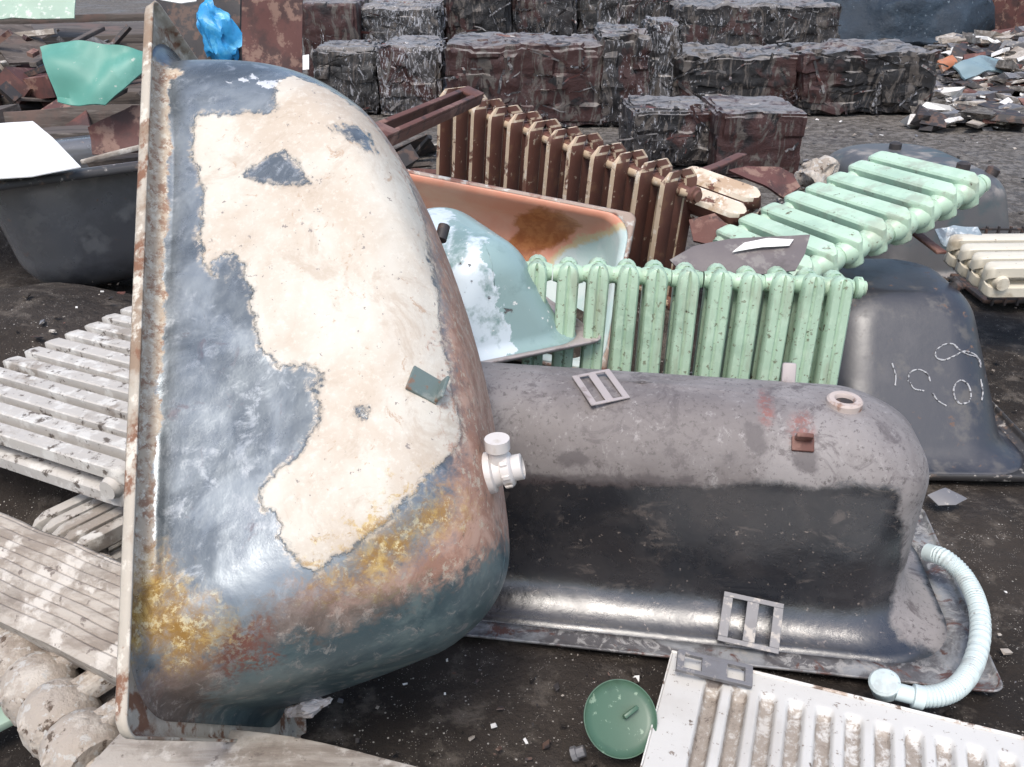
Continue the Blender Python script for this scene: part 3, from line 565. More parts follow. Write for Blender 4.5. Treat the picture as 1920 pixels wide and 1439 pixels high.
def tubA_mat():
    k = Mat("peeling enamel", 'obj'); A = k.attr
    n1 = k.noise(9, 8, .7, .3); n2 = k.noise(38, 8, .75, .4, off=(4, 4, 4)); n3 = k.noise(3, 5, .6, .5, off=(8, 1, 4))
    jag = k.math('ADD', k.math('MULTIPLY', k.math('SUBTRACT', n1, .5), .07), k.math('MULTIPLY', k.math('SUBTRACT', n2, .5), .03))
    wide = k.math('ADD', k.math('MULTIPLY', k.math('SUBTRACT', n3, .5), .14), k.math('MULTIPLY', k.math('SUBTRACT', n2, .5), .20))
    def zone(name, lo=-.002, hi=.002, j=jag): return k.step(k.math('ADD', A(name), j), lo, hi)
    fine = k.noise(110, 4, .7, off=(2, 7, 5))
    metal = k.mix(k.step(k.noise(5, 6, .65, .8, off=(3, 9, 1)), .4, .62), (.115, .135, .152), (.215, .243, .265))
    metal = k.mix(k.step(k.noise(22, 8, .75, .5, off=(5, 2, 2)), .58, .72), metal, (.29, .315, .335))
    metal = k.mix(k.step(k.noise(14, 7, .7, 1, off=(9, 2, 6)), .66, .74), metal, (.15, .145, .16))
    brown = k.mix(k.step(k.noise(12, 8, .75, .6, off=(1, 1, 8)), .42, .6), (.31, .165, .115), (.45, .285, .215))
    brown = k.mix(k.step(k.noise(30, 8, .8, .5, off=(6, 1, 8)), .55, .66), brown, (.19, .125, .095))
    brown = k.mix(k.step(k.noise(45, 5, .8, off=(6, 5, 8)), .60, .66), brown, (.45, .36, .28))
    teal = k.mix(k.step(k.noise(6, 7, .7, .6, off=(3, 3, 8)), .42, .62), (.045, .075, .085), (.11, .15, .15))
    teal = k.mix(k.step(k.noise(30, 7, .75, .6, off=(3, 9, 8)), .60, .68), teal, (.20, .20, .19))
    ochre = k.mix(k.step(k.noise(24, 8, .8, .6, off=(3, 5, 1)), .45, .6), (.30, .17, .045), (.50, .35, .12))
    ochre = k.mix(k.step(k.noise(50, 5, .8, off=(9, 5, 1)), .58, .66), ochre, (.62, .52, .30))
    red = (.13, .05, .035)
    cream = k.mix(k.step(k.noise(4, 5, .6, .5, off=(7, 7, 2)), .4, .65), (.55, .51, .44), (.47, .395, .315))
    cream = k.mix(k.math('MULTIPLY', k.step(k.noise(70, 6, .8, off=(1, 7, 2)), .5, .65), .5), cream, (.62, .59, .525))
    cream = k.mix(k.math('MULTIPLY', k.step(k.noise(7, 8, .75, .8, off=(2, 9, 7)), .52, .64), .6), cream, (.40, .32, .245))
    cream = k.mix(k.step(k.noise(26, 7, .75, .8, off=(8, 7, 7)), .66, .70), cream, (.42, .32, .24))
    cream = k.mix(k.step(k.noise(60, 4, .7, off=(8, 2, 7)), .71, .73), cream, (.24, .21, .19))
    col = metal; ro = k.mixf(k.step(n1, .4, .65), .26, .40)
    fb = zone("brown", -.05, .05, wide); col = k.mix(fb, col, brown); ro = k.mixf(fb, ro, .8)
    fd = zone("dark", -.05, .05, wide); dk = k.mix(k.step(k.noise(10, 8, .75, .6, off=(2, 6, 8)), .42, .6), (.10, .075, .062), (.17, .135, .115)); dk = k.mix(k.step(k.noise(34, 8, .8, .5, off=(6, 6, 8)), .58, .66), dk, (.27, .23, .20)); col = k.mix(fd, col, dk); ro = k.mixf(fd, ro, .7)
    ft = zone("teal", -.03, .03, wide); col = k.mix(ft, col, teal); ro = k.mixf(ft, ro, .4)
    fe = zone("edge", -.004, .004); edgec = k.mix(k.step(n2, .46, .6), (.50, .41, .31), (.30, .18, .12)); edgec = k.mix(k.step(k.noise(60, 6, .8, off=(2, 2, 7)), .56, .64), edgec, (.62, .56, .46)); col = k.mix(fe, col, edgec); ro = k.mixf(fe, ro, .85)
    fo = zone("ochre", -.05, .05, wide); col = k.mix(fo, col, ochre); ro = k.mixf(fo, ro, .9)
    fr = zone("red", -.03, .03, wide); col = k.mix(k.math('MULTIPLY', fr, k.step(fine, .38, .56)), col, red); ro = k.mixf(fr, ro, .85)
    fg = k.math('MULTIPLY', k.step(k.math('ADD', A("cream"), jag), -.014, -.004), k.step(n2, .44, .58)); col = k.mix(k.math('MULTIPLY', fg, .8), col, (.52, .46, .38))
    fc = zone("cream"); col = k.mix(fc, col, cream); ro = k.mixf(fc, ro, .7)
    fw = k.step(k.math('ADD', A("brown"), k.math('ADD', k.math('MULTIPLY', k.math('SUBTRACT', n2, .5), .42), k.math('MULTIPLY', k.math('SUBTRACT', n3, .5), .2))), -.01, .05); fw = k.math('MULTIPLY', fw, fc); col = k.mix(k.math('MULTIPLY', fw, .85), col, brown)
    fy = k.math('MULTIPLY', k.step(k.math('ADD', A("ochre"), k.math('ADD', k.math('MULTIPLY', k.math('SUBTRACT', n2, .5), .5), k.math('MULTIPLY', k.math('SUBTRACT', n1, .5), .2))), -.03, .05), fc); col = k.mix(k.math('MULTIPLY', fy, .85), col, ochre)
    fi = zone("chips"); col = k.mix(fi, col, (.82, .80, .76))
    h = k.math('ADD', k.step(k.math('ADD', A("cream"), jag), -.006, .006), k.math('MULTIPLY', n2, k.mixf(fc, .18, .5)))
    nm = k.bump(h, .7, .0028); nm = k.bump(fine, .18, .002, nm); nm = k.bump(k.noise(5, 3, .5, off=(2, 2, 2)), .35, .03, nm)
    return k.done(col, ro, k.math('MULTIPLY', k.math('SUBTRACT', 1, k.math('MAXIMUM', k.math('MAXIMUM', fc, fb), k.math('MAXIMUM', fe, fd))), .55), nm, .6)
RIMA = layered("dirty beige rim", (.46, .41, .34), [((.26, .185, .13), 5, .48, .6, {'r': .9}), ((.20, .10, .06), 14, .60, .68, {'r': .9}), ((.60, .55, .47), 20, .54, .64)], .8, 0, (.6, 70, .003), coord='obj')
tubA, shellA = make_tub("peeling_bathtub", mA, "tall bathtub stood on end with peeling cream paint over grey metal, in front", [RIMA, tubA_mat()], None, PATCH_A, BASIS_A, (120, 44, 16),
    L=1.52677, W=.71092, D=.57981, foot=.06915, head=.5, side=.02, fil=.18867, flange=.025, flare=.03, hp=3.5, ff=.7618, hf=2.0, fp=1.6472, cr1=.26771, cr0=.12976, lip=.022, nw=60, nf=16, dents=.006)
def stuck_on(root, shell, px, py):              # frame on a tub's skin, z along its normal
    p, n = on_tub(root, shell, px, py)
    return frame(p, Vector((0, 0, 1)).cross(n) if abs(n.z) < .9 else Vector((1, 0, 0)), z=n)
m = stuck_on(tubA, shellA, 915, 888)
bm = bmesh.new()
add_lathe(bm, [(.030, -.03), (.047, -.028), (.049, .0), (.047, .012), (.036, .015), (.033, .03), (.040, .032), (.041, .05), (.037, .054), (.030, .056), (.030, .075), (.024, .077), (.022, .06)], 24)
for k in range(8): add_box(bm, .038, .044, -.006, .006, .033, .05, .002, 1, Matrix.Rotation(k * math.pi / 4, 4, 'Z'))
bmesh.ops.scale(bm, vec=(.84, .84, .9), verts=bm.verts); drain = bm_obj("drain_fitting", bm, WPLASTIC, tubA, m); drain["label"] = "white plastic drain fitting with a side elbow"
bm = bmesh.new(); upl = (tubA.matrix_world @ m).to_3x3().inverted() @ Vector((-.05, 0, 1)); upl.normalize()
e0 = Vector((0, 0, .022)); add_tube(bm, [e0, e0 + upl * .045, e0 + upl * .05, e0 + upl * .072], [.018, .018, .024, .024], 20)
bm_obj("elbow", bm, WPLASTIC, drain)
m = stuck_on(tubA, shellA, 578, 1330)
bm = bmesh.new(); bmesh.ops.create_icosphere(bm, subdivisions=4, radius=1)
ax = (tubA.matrix_world @ m).to_3x3().inverted() @ ray(1, 1); dirp = ((tubA.matrix_world @ m).inverted() @ (tubA.matrix_world @ m).translation)
r1 = (tubA.matrix_world @ m).to_3x3().inverted() @ Vector((.93, .1, .36)); r1.z = 0; r1.normalize(); r2 = Vector((0, 0, 1)).cross(r1)
for v in bm.verts:
    p = v.co.copy(); t = p.x; rad = .019 * (1 - .35 * max(0, t)) * (1 + .25 * math.sin(t * 5 + 1)); q = noise.noise_vector(p * 3) * .006 + noise.noise_vector(p * 8) * .003
    v.co = r1 * (t * .052) + r2 * (p.y * rad) + Vector((0, 0, 1)) * (p.z * rad * .9 + .012) + q
bm_obj("overflow_fitting", bm, WPLASTIC, tubA, m)["label"] = "crumpled white overflow fitting near the floor"
m = stuck_on(tubA, shellA, 800, 722)
bm = bmesh.new(); rr = (tubA.matrix_world @ m).to_3x3().inverted()
a1 = rr @ Vector((.95, -.1, -.28)); a1.z = 0; a1.normalize(); a2 = Vector((0, 0, 1)).cross(a1)
fm = Matrix((a1, a2, Vector((0, 0, 1)))).transposed().to_4x4()
add_box(bm, -.035, .03, -.03, .022, -.004, .004, .001, 1, fm); add_box(bm, .022, .028, -.028, .02, 0, .03, .001, 1, fm)
bm_obj("foot_bracket", bm, layered("grey teal bracket", (.13, .17, .16), [((.22, .24, .22), 20, .5, .62), ((.2, .12, .08), 30, .6, .68)], .6), tubA, m)
bm = bmesh.new(); add_lathe(bm, [(.008, -.02), (.014, -.018), (.014, .02), (.008, .022)], 14, Matrix.Translation((.0, .0, .01)) @ Matrix.Rotation(R(70), 4, 'Y'))
bm_obj("lug", bm, DARKIRON, tubA, stuck_on(tubA, shellA, 822, 440))

# ------------------------------------------------------------------ dark tub lying upside down across the front
axB = Vector((-.989, .149, 0)); cB = Vector((1.206, 1.891, .0)) + Vector((-.005, 0, .012))
mB = frame(cB, axB, z=(0, 0, 1))
def tubB_mat():
    k = Mat("half dusty black enamel", 'obj')
    n1 = k.noise(8, 8, .7, .4); n2 = k.noise(40, 8, .75, .3, off=(3, 3, 3)); n3 = k.noise(2.5, 5, .6, .4, off=(8, 1, 4))
    jag = k.math('ADD', k.math('MULTIPLY', k.math('SUBTRACT', n1, .5), .06), k.math('MULTIPLY', k.math('SUBTRACT', n2, .5), .035))
    dust = k.mix(k.step(n3, .42, .62), (.225, .203, .195), (.13, .11, .104))
    dust = k.mix(k.step(k.noise(10, 8, .75, 1, off=(5, 1, 1)), .57, .68), dust, (.085, .068, .066))
    dust = k.mix(k.step(k.noise(34, 8, .8, .2, st=(1, 1, .5), off=(5, 8, 1)), .60, .70), dust, (.25, .228, .22)); dust = k.mix(k.step(k.noise(70, 5, .8, off=(5, 8, 6)), .60, .68), dust, (.075, .06, .056))
    blk = k.mix(k.step(k.noise(5, 8, .7, .6, off=(1, 6, 1)), .42, .6), (.013, .014, .018), (.027, .025, .027))
    blk = k.mix(k.step(k.noise(16, 8, .75, .8, st=(.5, 1, 1), off=(2, 6, 1)), .62, .70), blk, (.075, .063, .058))
    blk = k.mix(k.step(k.noise(60, 4, .7, off=(2, 6, 7)), .70, .73), blk, (.18, .15, .13))
    f = k.step(k.math('ADD', k.attr("dust"), jag), -.011, .010)
    col = k.mix(f, blk, dust); ro = k.mixf(f, k.mixf(k.step(n1, .4, .65), .24, .36), .72)
    fr = k.math('MULTIPLY', k.step(k.math('ADD', k.attr("red"), jag), -.012, .012), k.step(k.noise(60, 6, .8, off=(7, 7, 3)), .40, .54)); col = k.mix(fr, col, k.mix(k.step(n2, .45, .58), (.20, .065, .05), (.12, .07, .065)))
    fd = k.step(k.math('ADD', k.attr("stain"), jag), -.008, .008); col = k.mix(k.math('MULTIPLY', fd, .85), col, (.060, .046, .046))
    nm = k.bump(k.math('ADD', f, k.math('MULTIPLY', n2, .8)), .6, .002); nm = k.bump(k.noise(6, 4, .5, off=(2, 2, 2)), .25, .02, nm)
    return k.done(col, ro, 0, nm, .5, 0, 1.95)
def flangeB_mat():
    k = Mat("dirty grey flange", 'obj'); n = k.noise(7, 8, .7, .5)
    c = k.mix(k.step(n, .40, .58), (.26, .265, .27), (.09, .085, .088)); c = k.mix(k.step(k.noise(24, 8, .75, 1, off=(3, 1, 1)), .56, .64), c, (.30, .29, .28))
    c = k.mix(k.step(k.noise(11, 7, .7, 1, off=(3, 8, 1)), .60, .68), c, (.11, .055, .045))
    return k.done(c, k.mixf(n, .3, .7), 0, k.bump(k.noise(50, 7, .7), .5, .003), .5)
tubB, shellB = make_tub("overturned_bathtub", mB, "dark bathtub lying upside down across the front with a rusty drain ring on top", [flangeB_mat(), tubB_mat()], None, PATCH_B, BASIS_B, (120, 44, 16),
    L=1.72, W=.75, D=.5578, foot=.0107, head=.06, side=.02, fil=.17, ff=1.3, hf=.8, flange=.06, flare=.0986, lip=.012, crimp=.03, cr0=.19, cr1=.14, nw=40, nf=16, dents=.007)
m = stuck_on(tubB, shellB, 1583, 757)
bm = bmesh.new(); add_lathe(bm, [(.022, -.012), (.022, .008), (.026, .014), (.038, .014), (.043, .009), (.043, -.01)], 28)
bmesh.ops.delete(bm, geom=[f for f in bm.faces if len(f.verts) > 4], context='FACES')
ring = bm_obj("drain_ring", bm, layered("rusty pinkish ring", (.50, .42, .38), [((.26, .16, .12), 20, .5, .62)], .7), tubB, m)
bm = bmesh.new(); add_lathe(bm, [(.0225, -.004), (.0225, .003), (.001, .001)], 24); bm_obj("drain_hole", bm, DARKIRON, ring)
m = stuck_on(tubB, shellB, 1505, 825)
bm = bmesh.new(); add_box(bm, -.02, .02, -.006, .006, -.02, .035, .004); add_box(bm, -.026, .026, -.03, .006, -.008, .006, .003)
bm_obj("foot_lug", bm, RUSTBAR, tubB, m)
m = stuck_on(tubB, shellB, 1478, 712)
bm = bmesh.new(); add_box(bm, -.018, .018, -.008, .008, -.01, .05, .006); bm_obj("foot_lug", bm, PINKSTEEL, tubB, m)

# ------------------------------------------------------------------ black tub with chalk marks, and the tubs behind
cC = gnd(1745, 905); mC = frame(cC + Vector((0, 0, .01)), (.03, 1, 0), z=(0, 0, 1))
tubC, shellC = make_tub("overturned_bathtub", mC, "glossy black bathtub standing upside down at the right with chalk scribbles on its end", [BLACK_RIM, BLACK], res=(60, 40, 16),
    L=1.02, W=.82, D=.47, foot=.36, head=.06, side=.085, fil=.09, ff=.5, hf=.6, flange=.035, flare=.05, cr0=.16, cr1=.13, dents=.004)
CH = layered("white chalk", (.42, .42, .43), [((.09, .09, .10), 70, .50, .56)], .9)
def chalk(px):
    pts = [on_tub(tubC, shellC, *p) for p in [(q.x, q.z) for q in smooth_path([(x, 0, y) for x, y in px], 6)]]
    pts = [p + n * .0014 for p, n in pts if p is not None]
    bm = bmesh.new(); add_tube(bm, pts, [.0030 * (.65 + .7 * abs(noise.noise(p * 60)) + .2 * rnd.random()) for p in pts], 6); bm_obj("chalk_mark", bm, CH, tubC)
chalk([(1838, 690), (1832, 672), (1812, 665), (1796, 655), (1786, 646), (1768, 648), (1754, 660), (1756, 672), (1770, 676), (1790, 668), (1806, 660), (1824, 664), (1836, 676), (1838, 690)])
chalk([(1672, 682), (1679, 705), (1678, 724)])
chalk([(1702, 716), (1706, 700), (1722, 694), (1738, 702), (1744, 716)]); chalk([(1706, 718), (1714, 730), (1732, 734)])
chalk([(1790, 748), (1788, 728), (1800, 714), (1814, 722), (1820, 740), (1816, 754), (1800, 758), (1790, 748)])
chalk([(1838, 712), (1842, 735), (1840, 752)]); chalk([(1748, 738), (1758, 752), (1774, 762)])
for p in ((1812, 517),):
    bm = bmesh.new(); add_lathe(bm, [(.014, -.02), (.022, -.015), (.024, .015), (.016, .026)], 16); add_box(bm, -.008, .008, -.03, .03, .01, .03, .004)
    bm_obj("foot_lug", bm, DARKIRON, tubC, stuck_on(tubC, shellC, *p))
cD = gnd(1800, 520); cD.y = 4.25; cD.x = at(1800, 520, 4.25).x; cD.z = .02
tubD, shellD = make_tub("overturned_bathtub", frame(cD, (-.06, 1, 0), z=(0, 0, 1)), "dusty grey topped bathtub lying upside down behind the tilted green radiator", [BLACK_RIM, GREYTUB], res=(40, 20, 10),
    L=1.5, W=.9, D=.46, foot=.12, head=.25, side=.06, fil=.10, flange=.04, flare=.03, dents=.006)
for p in ((1805, 318), (1886, 290), (1678, 280)):
    bm = bmesh.new(); add_lathe(bm, [(.02, -.02), (.035, -.01), (.035, .03), (.02, .04)], 14); bm_obj("foot_lug", bm, DARKIRON, tubD, stuck_on(tubD, shellD, *p))
zE = .78; pE = gnd(-90, 357, zE); qE = gnd(245, 312, zE); dE = (qE - pE).normalized(); bkE = Vector((-dE.y, dE.x, 0))
tubE, shellE = make_tub("grey_bathtub", frame(pE + bkE * .35, dE, z=(0, 0, -1)), "dark grey bathtub lying right way up at the left under the white sheet", [BLACK_RIM, layered("grey tub enamel", (.15, .15, .155), [((.085, .083, .087), 3, .46, .62, {'r': .45}), ((.20, .19, .18), 7, .58, .7, {'r': .7, 'amt': .6}), ((.2, .11, .07), 22, .70, .74, {'r': .9})], .25, 0, (.15, 30, .004), ior=2.1)], res=(40, 20, 12),
    L=1.5, W=.7, D=.56, foot=.10, head=.2, side=.06, fil=.18, flange=.04, flare=.07, cr0=.12, dents=.006)
sheet("white_sheet", [(-120, 252), (-20, 236), (62, 230), (100, 262), (152, 315), (60, 333), (-120, 346)], gnd(60, 300, zE + .05), (0, -.12, 1), .004, WHITE, "blank white sheet lying over the edge of the grey tub at the left", wob=.004)

# pale blue overturned tub end, orange tub on its side
PALEBLUE = layered("pale blue enamel", (.27, .38, .375), [((.58, .65, .69), 7, .47, .50, {'r': .3, 'attr': 'pale', 'gain': 4}), ((.20, .29, .28), 5, .56, .66), ((.10, .09, .09), 9, .71, .74, {'r': .8, 'h': -1}), ((.70, .70, .68), 40, .69, .73)], .28, 0, (.15, 30, .003))
zF = .49; cF = gnd(1128, 641, zF); eF = gnd(890, 690, zF) - cF; eF.normalize(); lF = Vector((eF.y, -eF.x, 0)); 
if lF.y < 0: lF = -lF
cF0 = cF + eF * .31
tubF, shellF = make_tub("pale_blue_tub", frame(cF0, lF, z=(0, 0, 1)), "pale blue enamelled tub lying upside down between the peeling tub and the green radiator", [PINKSTEEL, PALEBLUE], None, PATCH_F, BASIS_F, res=(60, 30, 14),
    L=.80, W=.62, D=.31, foot=.06, head=.1, side=.14, fil=.09, flange=.03, flare=.03, cr0=.10, cr1=.12, lip=.012, dents=.008)
def tubG_mat():
    k = Mat("rust stained enamel", 'obj'); n1 = k.noise(6, 8, .7, .5); n2 = k.noise(26, 7, .7, .4, off=(3, 3, 3))
    j = k.math('ADD', k.math('MULTIPLY', k.math('SUBTRACT', n1, .5), .10), k.math('MULTIPLY', k.math('SUBTRACT', n2, .5), .04))
    pale = k.mix(k.step(n1, .42, .6), (.50, .57, .55), (.40, .52, .50))
    salmon = k.mix(k.step(k.noise(5, 6, .6, .5, off=(9, 1, 1)), .4, .65), (.60, .25, .16), (.62, .31, .21))
    rust = k.mix(k.step(n2, .42, .6), (.30, .095, .03), (.40, .15, .05))
    yel = (.52, .42, .25)
    col = k.mix(k.step(k.math('ADD', k.attr("salmon"), j), -.03, -.01), pale, yel)
    col = k.mix(k.step(k.math('ADD', k.attr("salmon"), j), -.008, .012), col, salmon); col = k.mix(k.step(k.math('ADD', k.attr("rust"), j), -.01, .01), col, rust)
    return k.done(col, .45, 0, k.bump(n2, .2, .003), .5)
oG = at(1192, 403, 3.35); tG = at(790, 325, 3.45) - oG; tG.normalize(); zG = Vector((0, .86, -.50)); mG = frame(oG, tG, z=zG); yG = mG.to_3x3() @ Vector((0, 1, 0)); sG = -1 if yG.z > 0 else 1
mG.translation = oG + yG * sG * .32
tubG, shellG = make_tub("rust_stained_tub", mG, "tub on its side showing an orange rust stained inside, in front of the brown radiator", [layered("rusty pale rim", (.36, .27, .22), [((.22, .10, .07), 9, .5, .6), ((.5, .48, .44), 22, .58, .66)], .6), tubG_mat()], None, PATCH_G, BASIS_G, res=(70, 30, 14),
    L=1.4, W=.64, D=.24, foot=.05, head=.2, side=.05, fil=.12, flange=.012, flare=.02, cr0=.10, cr1=.14, lip=.014, thick=.004)

# ------------------------------------------------------------------ radiators
def upright(t1, y1, t2, y2, H, n, lean):
    a, b = at(*t1, y1), at(*t2, y2); x = (b - a).normalized(); m = frame(a, x, z=lean); z = m.to_3x3() @ Vector((0, 0, 1))
    m.translation = a - z * H; return m, (b - a).length / (n - 1)
mg, pg = upright((1008, 488), 2.58, (1576, 517), 2.53, .58, 11, (0, .10, 1))
make_radiator("green_radiator", mg, 11, "upright mint green radiator standing behind the overturned tub in the middle", GREEN, pitch=pg, a=.032, cw=.82, ce=.008, hub=.029, arch=.008, hz=.036)
mb, pb = upright((856, 142), 4.5, (1284, 292), 3.42, .66, 12, (-.08, .10, 1))
make_radiator("brown_radiator", mb, 12, "brown radiator with cream edged columns standing at the back of the heap", [BROWN, CREAM_EDGE], pitch=pb, a=.016, d0=.03, d1=.10, web=True, edge=True, groove=False, hub=.022, peak=.018)
ml = pose3((1522, 524), 2.82, (1834, 364), .74, (1280, 500), .50)
make_radiator("green_radiator", ml, 8, "mint green radiator lying tilted on its back behind the upright green one", GREEN_FLAT, pitch=.74 / 7, H=.5, a=.036, hub=.042, d1=.062, groove=False, hz=.045, cw=.82, ce=.008)
o = gnd(1990, 470, .36); 
make_radiator("ivory_radiator", frame(o, (.02, -1, -.05), z=(-1, .05, 0)), 4, "ivory radiator of four bars lying flat at the right edge", IVORY, H=.5, pitch=.105, a=.037, plug=False, groove=False, cw=.85, ce=.006)
gb = empty("wire_crate", gnd(1905, 575, .02), "black wire crate under the ivory radiator at the right edge", "crate"); bm = bmesh.new()
for yy in (0, .42):
    bm = bmesh.new()
    for i in range(9): add_box(bm, -.12 + i * .06, -.108 + i * .06, yy, yy + .012, 0, .26, .002, 1)
    for j in range(5): add_box(bm, -.14, .42, yy + .003, yy + .0155, .03 + j * .052, .042 + j * .052, .002, 1)
    bm_obj("grille", bm, DARKIRON, gb)
bm = bmesh.new(); add_box(bm, -.14, .42, .03, .4, 0, .02, .004); bm_obj("tray", bm, DARKIRON, gb)
# short cream length between the brown and the green ones
mc = pose3((1398, 424), 3.35, (1436, 392), .12, (1262, 372), .34, keepz=True)
make_radiator("cream_radiator", mc, 2, "short cream radiator of two sections lying against the brown radiator's end", [BROWN, CREAM], pitch=.1, H=.34, a=.047, d0=.02, d1=.075, web=True, edge=True, arch=.006, plug=False, groove=False)
sheet("red_brown_scrap", [(1362, 328), (1400, 316), (1460, 318), (1488, 328), (1500, 352), (1470, 372), (1420, 352)], at(1430, 340, 3.9), (.1, -.6, .8), .012, RUSTSHEET, "red brown scrap sheet behind the cream radiator", wob=.03)
board("thin_strip", at(1312, 322, 4.0), at(1392, 288, 4.5), .05, .015, RUSTBAR, "thin rusty strip sticking up beside the red brown scrap", "strip")
bm = bmesh.new(); bmesh.ops.create_icosphere(bm, subdivisions=4, radius=.085)
for v in bm.verts: v.co = Vector((v.co.x * 1.1, v.co.y, v.co.z * .8)) + noise.noise_vector(v.co * 16) * .04 + noise.noise_vector(v.co * 40) * .015
tag(bm_obj("rag", bm, MUDDY, None, Matrix.Translation(at(1530, 330, 4.1)), True, 60), "crumpled dirty rag at the top end of the tilted green radiator", "rag")
GREYSHEET = layered("grey brown sheet", (.135, .115, .115), [((.09, .075, .075), 5, .5, .62), ((.2, .18, .17), 14, .6, .68)], .5)
gs = sheet("grey_sheet", [(1255, 492), (1300, 464), (1370, 450), (1440, 446), (1518, 444), (1508, 480), (1490, 512), (1400, 520), (1270, 505)], at(1380, 480, 2.66), (-.05, -.55, .83), .004, GREYSHEET, "curved grey brown sheet with a white liner lying on the upright green radiator", wob=.012)
li = sheet("liner", [(1372, 476), (1395, 458), (1440, 448), (1488, 450), (1480, 462), (1430, 466)], at(1380, 480, 2.66) + Vector((0, -.008, .012)), (-.05, -.55, .83), .002, PAPER, None, wob=.008); li.matrix_basis = Matrix.Translation(li.location - gs.location); li.parent = gs
# left hand radiators
o = gnd(-165, 782, .34); xe = gnd(110, 588, .34) - o; ze = gnd(250, 696, .34) - gnd(60, 648, .34)
make_radiator("dusty_radiator", framez(o, xe, ze), 12, "dusty white radiator lying flat behind the rim of the tall peeling tub", DUSTY, pitch=xe.length / 10, a=.024, H=.86, d1=.06, hz=.04, cw=.88, ce=.004, plug=True, hub=.03, groove=False)
o = gnd(70, 1016, .16); xe = gnd(190, 1104, .16) - o; ze = gnd(182, 962, .16) - o
make_radiator("dusty_radiator", frame(o, xe, z=ze), 5, "small white radiator of narrow bars lying under the grey plank at the left", DUSTY, pitch=.047, a=.017, cw=.88, ce=.003, H=.24, plug=False, groove=False, hub=.022)
o = gnd(-60, 1235, .13); xe = gnd(120, 1500, .13) - o; ze = gnd(40, 1115, .15) - o
make_radiator("muddy_radiator", frame(o, xe, z=ze), 5, "mud caked radiator lying in the bottom left corner", MUDDY, pitch=.115, a=.03, H=.36, hub=.072, d1=.06, hz=.075, groove=True, plug=True)
bm = bmesh.new(); p = gnd(-220, 958, .30); q = gnd(300, 1190, .30); L = (q - p).length
prof = [(-.11, -.05), (-.11, -.006), (-.10, 0)]
for i in range(9): prof += [(-.095 + i * .022, 0), (-.088 + i * .022, .006), (-.080 + i * .022, .006), (-.0755 + i * .022, 0)]
prof += [(.105, 0), (.11, -.006), (.11, -.05)]
add_loft(bm, [[(L * i / 24, a + noise.noise(Vector((i * .3, a * 9, 2))) * .004, b + noise.noise(Vector((i * .4, a * 20, 7))) * .006 + (-.02 if b < -.01 else 0)) for a, b in prof] for i in range(25)])
tag(bm_obj("ribbed_plank", bm, BEAM, None, frame(p, q - p, z=(-.1, -.35, 1)), True, 40), "thick grey ribbed plank slanting down behind the tall tub's rim at the left", "plank")
board("dusty_plank", gnd(200, 1388, .24), gnd(900, 1530, .24), .18, .09, BEAM, "dusty beige plank lying along the bottom edge below the tall tub", "plank", up=(.1, .1, 1), bev=.008, wob=.012)
board("painted_strip", gnd(-120, 1400, .06), gnd(110, 1290, .07), .06, .02, PALEGREEN, "pale green strip under the muddy radiator in the corner", "strip")

# rusty channel resting between the tall tub and the brown radiator
p, q = at(706, 246, 2.75), at(893, 168, 3.75); L = (q - p).length; bm = bmesh.new()
add_box(bm, 0, .10, -.038, .038, -.012, 0, .003); add_box(bm, L - .12, L, -.038, .038, -.012, 0, .003)
add_box(bm, .1, L - .12, -.038, -.018, -.012, 0, .003); add_box(bm, .1, L - .12, .018, .038, -.012, 0, .003)
add_box(bm, 0, L, -.038, -.030, -.05, -.0125, .003); add_box(bm, 0, L, .030, .038, -.05, -.0125, .003)
tag(bm_obj("slotted_channel", bm, RUSTBAR, None, frame(p, q - p, z=(.2, -.45, .85)), True), "rusty slotted steel channel leaning from the tall tub onto the brown radiator", "channel")

board("thin_strip", at(1712, 430, 3.3), at(1768, 472, 3.1), .04, .012, RUSTBAR, "thin rusty strip lying between the tilted green radiator and the ivory one", "strip")
sheet("plastic_scrap", [(1752, 432), (1790, 420), (1832, 428), (1840, 450), (1800, 462), (1765, 456)], at(1795, 440, 3.75), (-.1, -.6, .75), .004, layered("bluish translucent scrap", (.26, .32, .36), [((.12, .14, .16), 9, .45, .58), ((.5, .54, .56), 20, .58, .66)], .35), "crumpled bluish plastic scrap above the ivory radiator", "plastic scrap", wob=.08)
sheet("rusty_offcut", [(1292, 414), (1340, 404), (1372, 430), (1340, 462), (1300, 452)], at(1330, 435, 3.3), (-.2, -.55, .8), .01, RUSTBAR, "rusty offcut lying under the short cream radiator", "metal offcut", wob=.03)

# ------------------------------------------------------------------ slotted plates
def slotted(name, c4, p0, n, label, mat, t=.004, b=.16, mid=.2, group="slotted steel plates"):
    P = [on_plane(x, y, p0, n) for x, y in c4]; o = P[0]; X = P[1] - P[0]; Y = P[3] - P[0]; w_, h_ = X.length, Y.length
    m = frame(o, X, y=Y); bm = bmesh.new()
    e = b * w_ * .55; add_box(bm, 0, w_, 0, e, 0, t, .0008, 1); add_box(bm, 0, w_, h_ - e, h_, 0, t, .0008, 1)
    for x0, x1 in ((0, b * w_), (w_ * (.5 - mid / 2), w_ * (.5 + mid / 2)), (w_ - b * w_, w_)): add_box(bm, x0, x1, e, h_ - e, 0, t - .0003, .0008, 1)
    if (m.to_3x3() @ Vector((0, 0, 1))).dot(Vector(n)) < 0: bmesh.ops.translate(bm, vec=(0, 0, -t), verts=bm.verts)
    return tag(bm_obj(name, bm, mat, None, m), label, "steel plate", group)
h, nn = on_tub(tubB, shellB, 1135, 722); hp = mB @ h; hn = (mB.to_3x3() @ nn)
slotted("slotted_plate", [(1072, 708), (1142, 694), (1208, 724), (1146, 748)], hp + hn * .004, hn, "slotted pinkish steel plate lying on top of the overturned dark tub", PINKSTEEL)
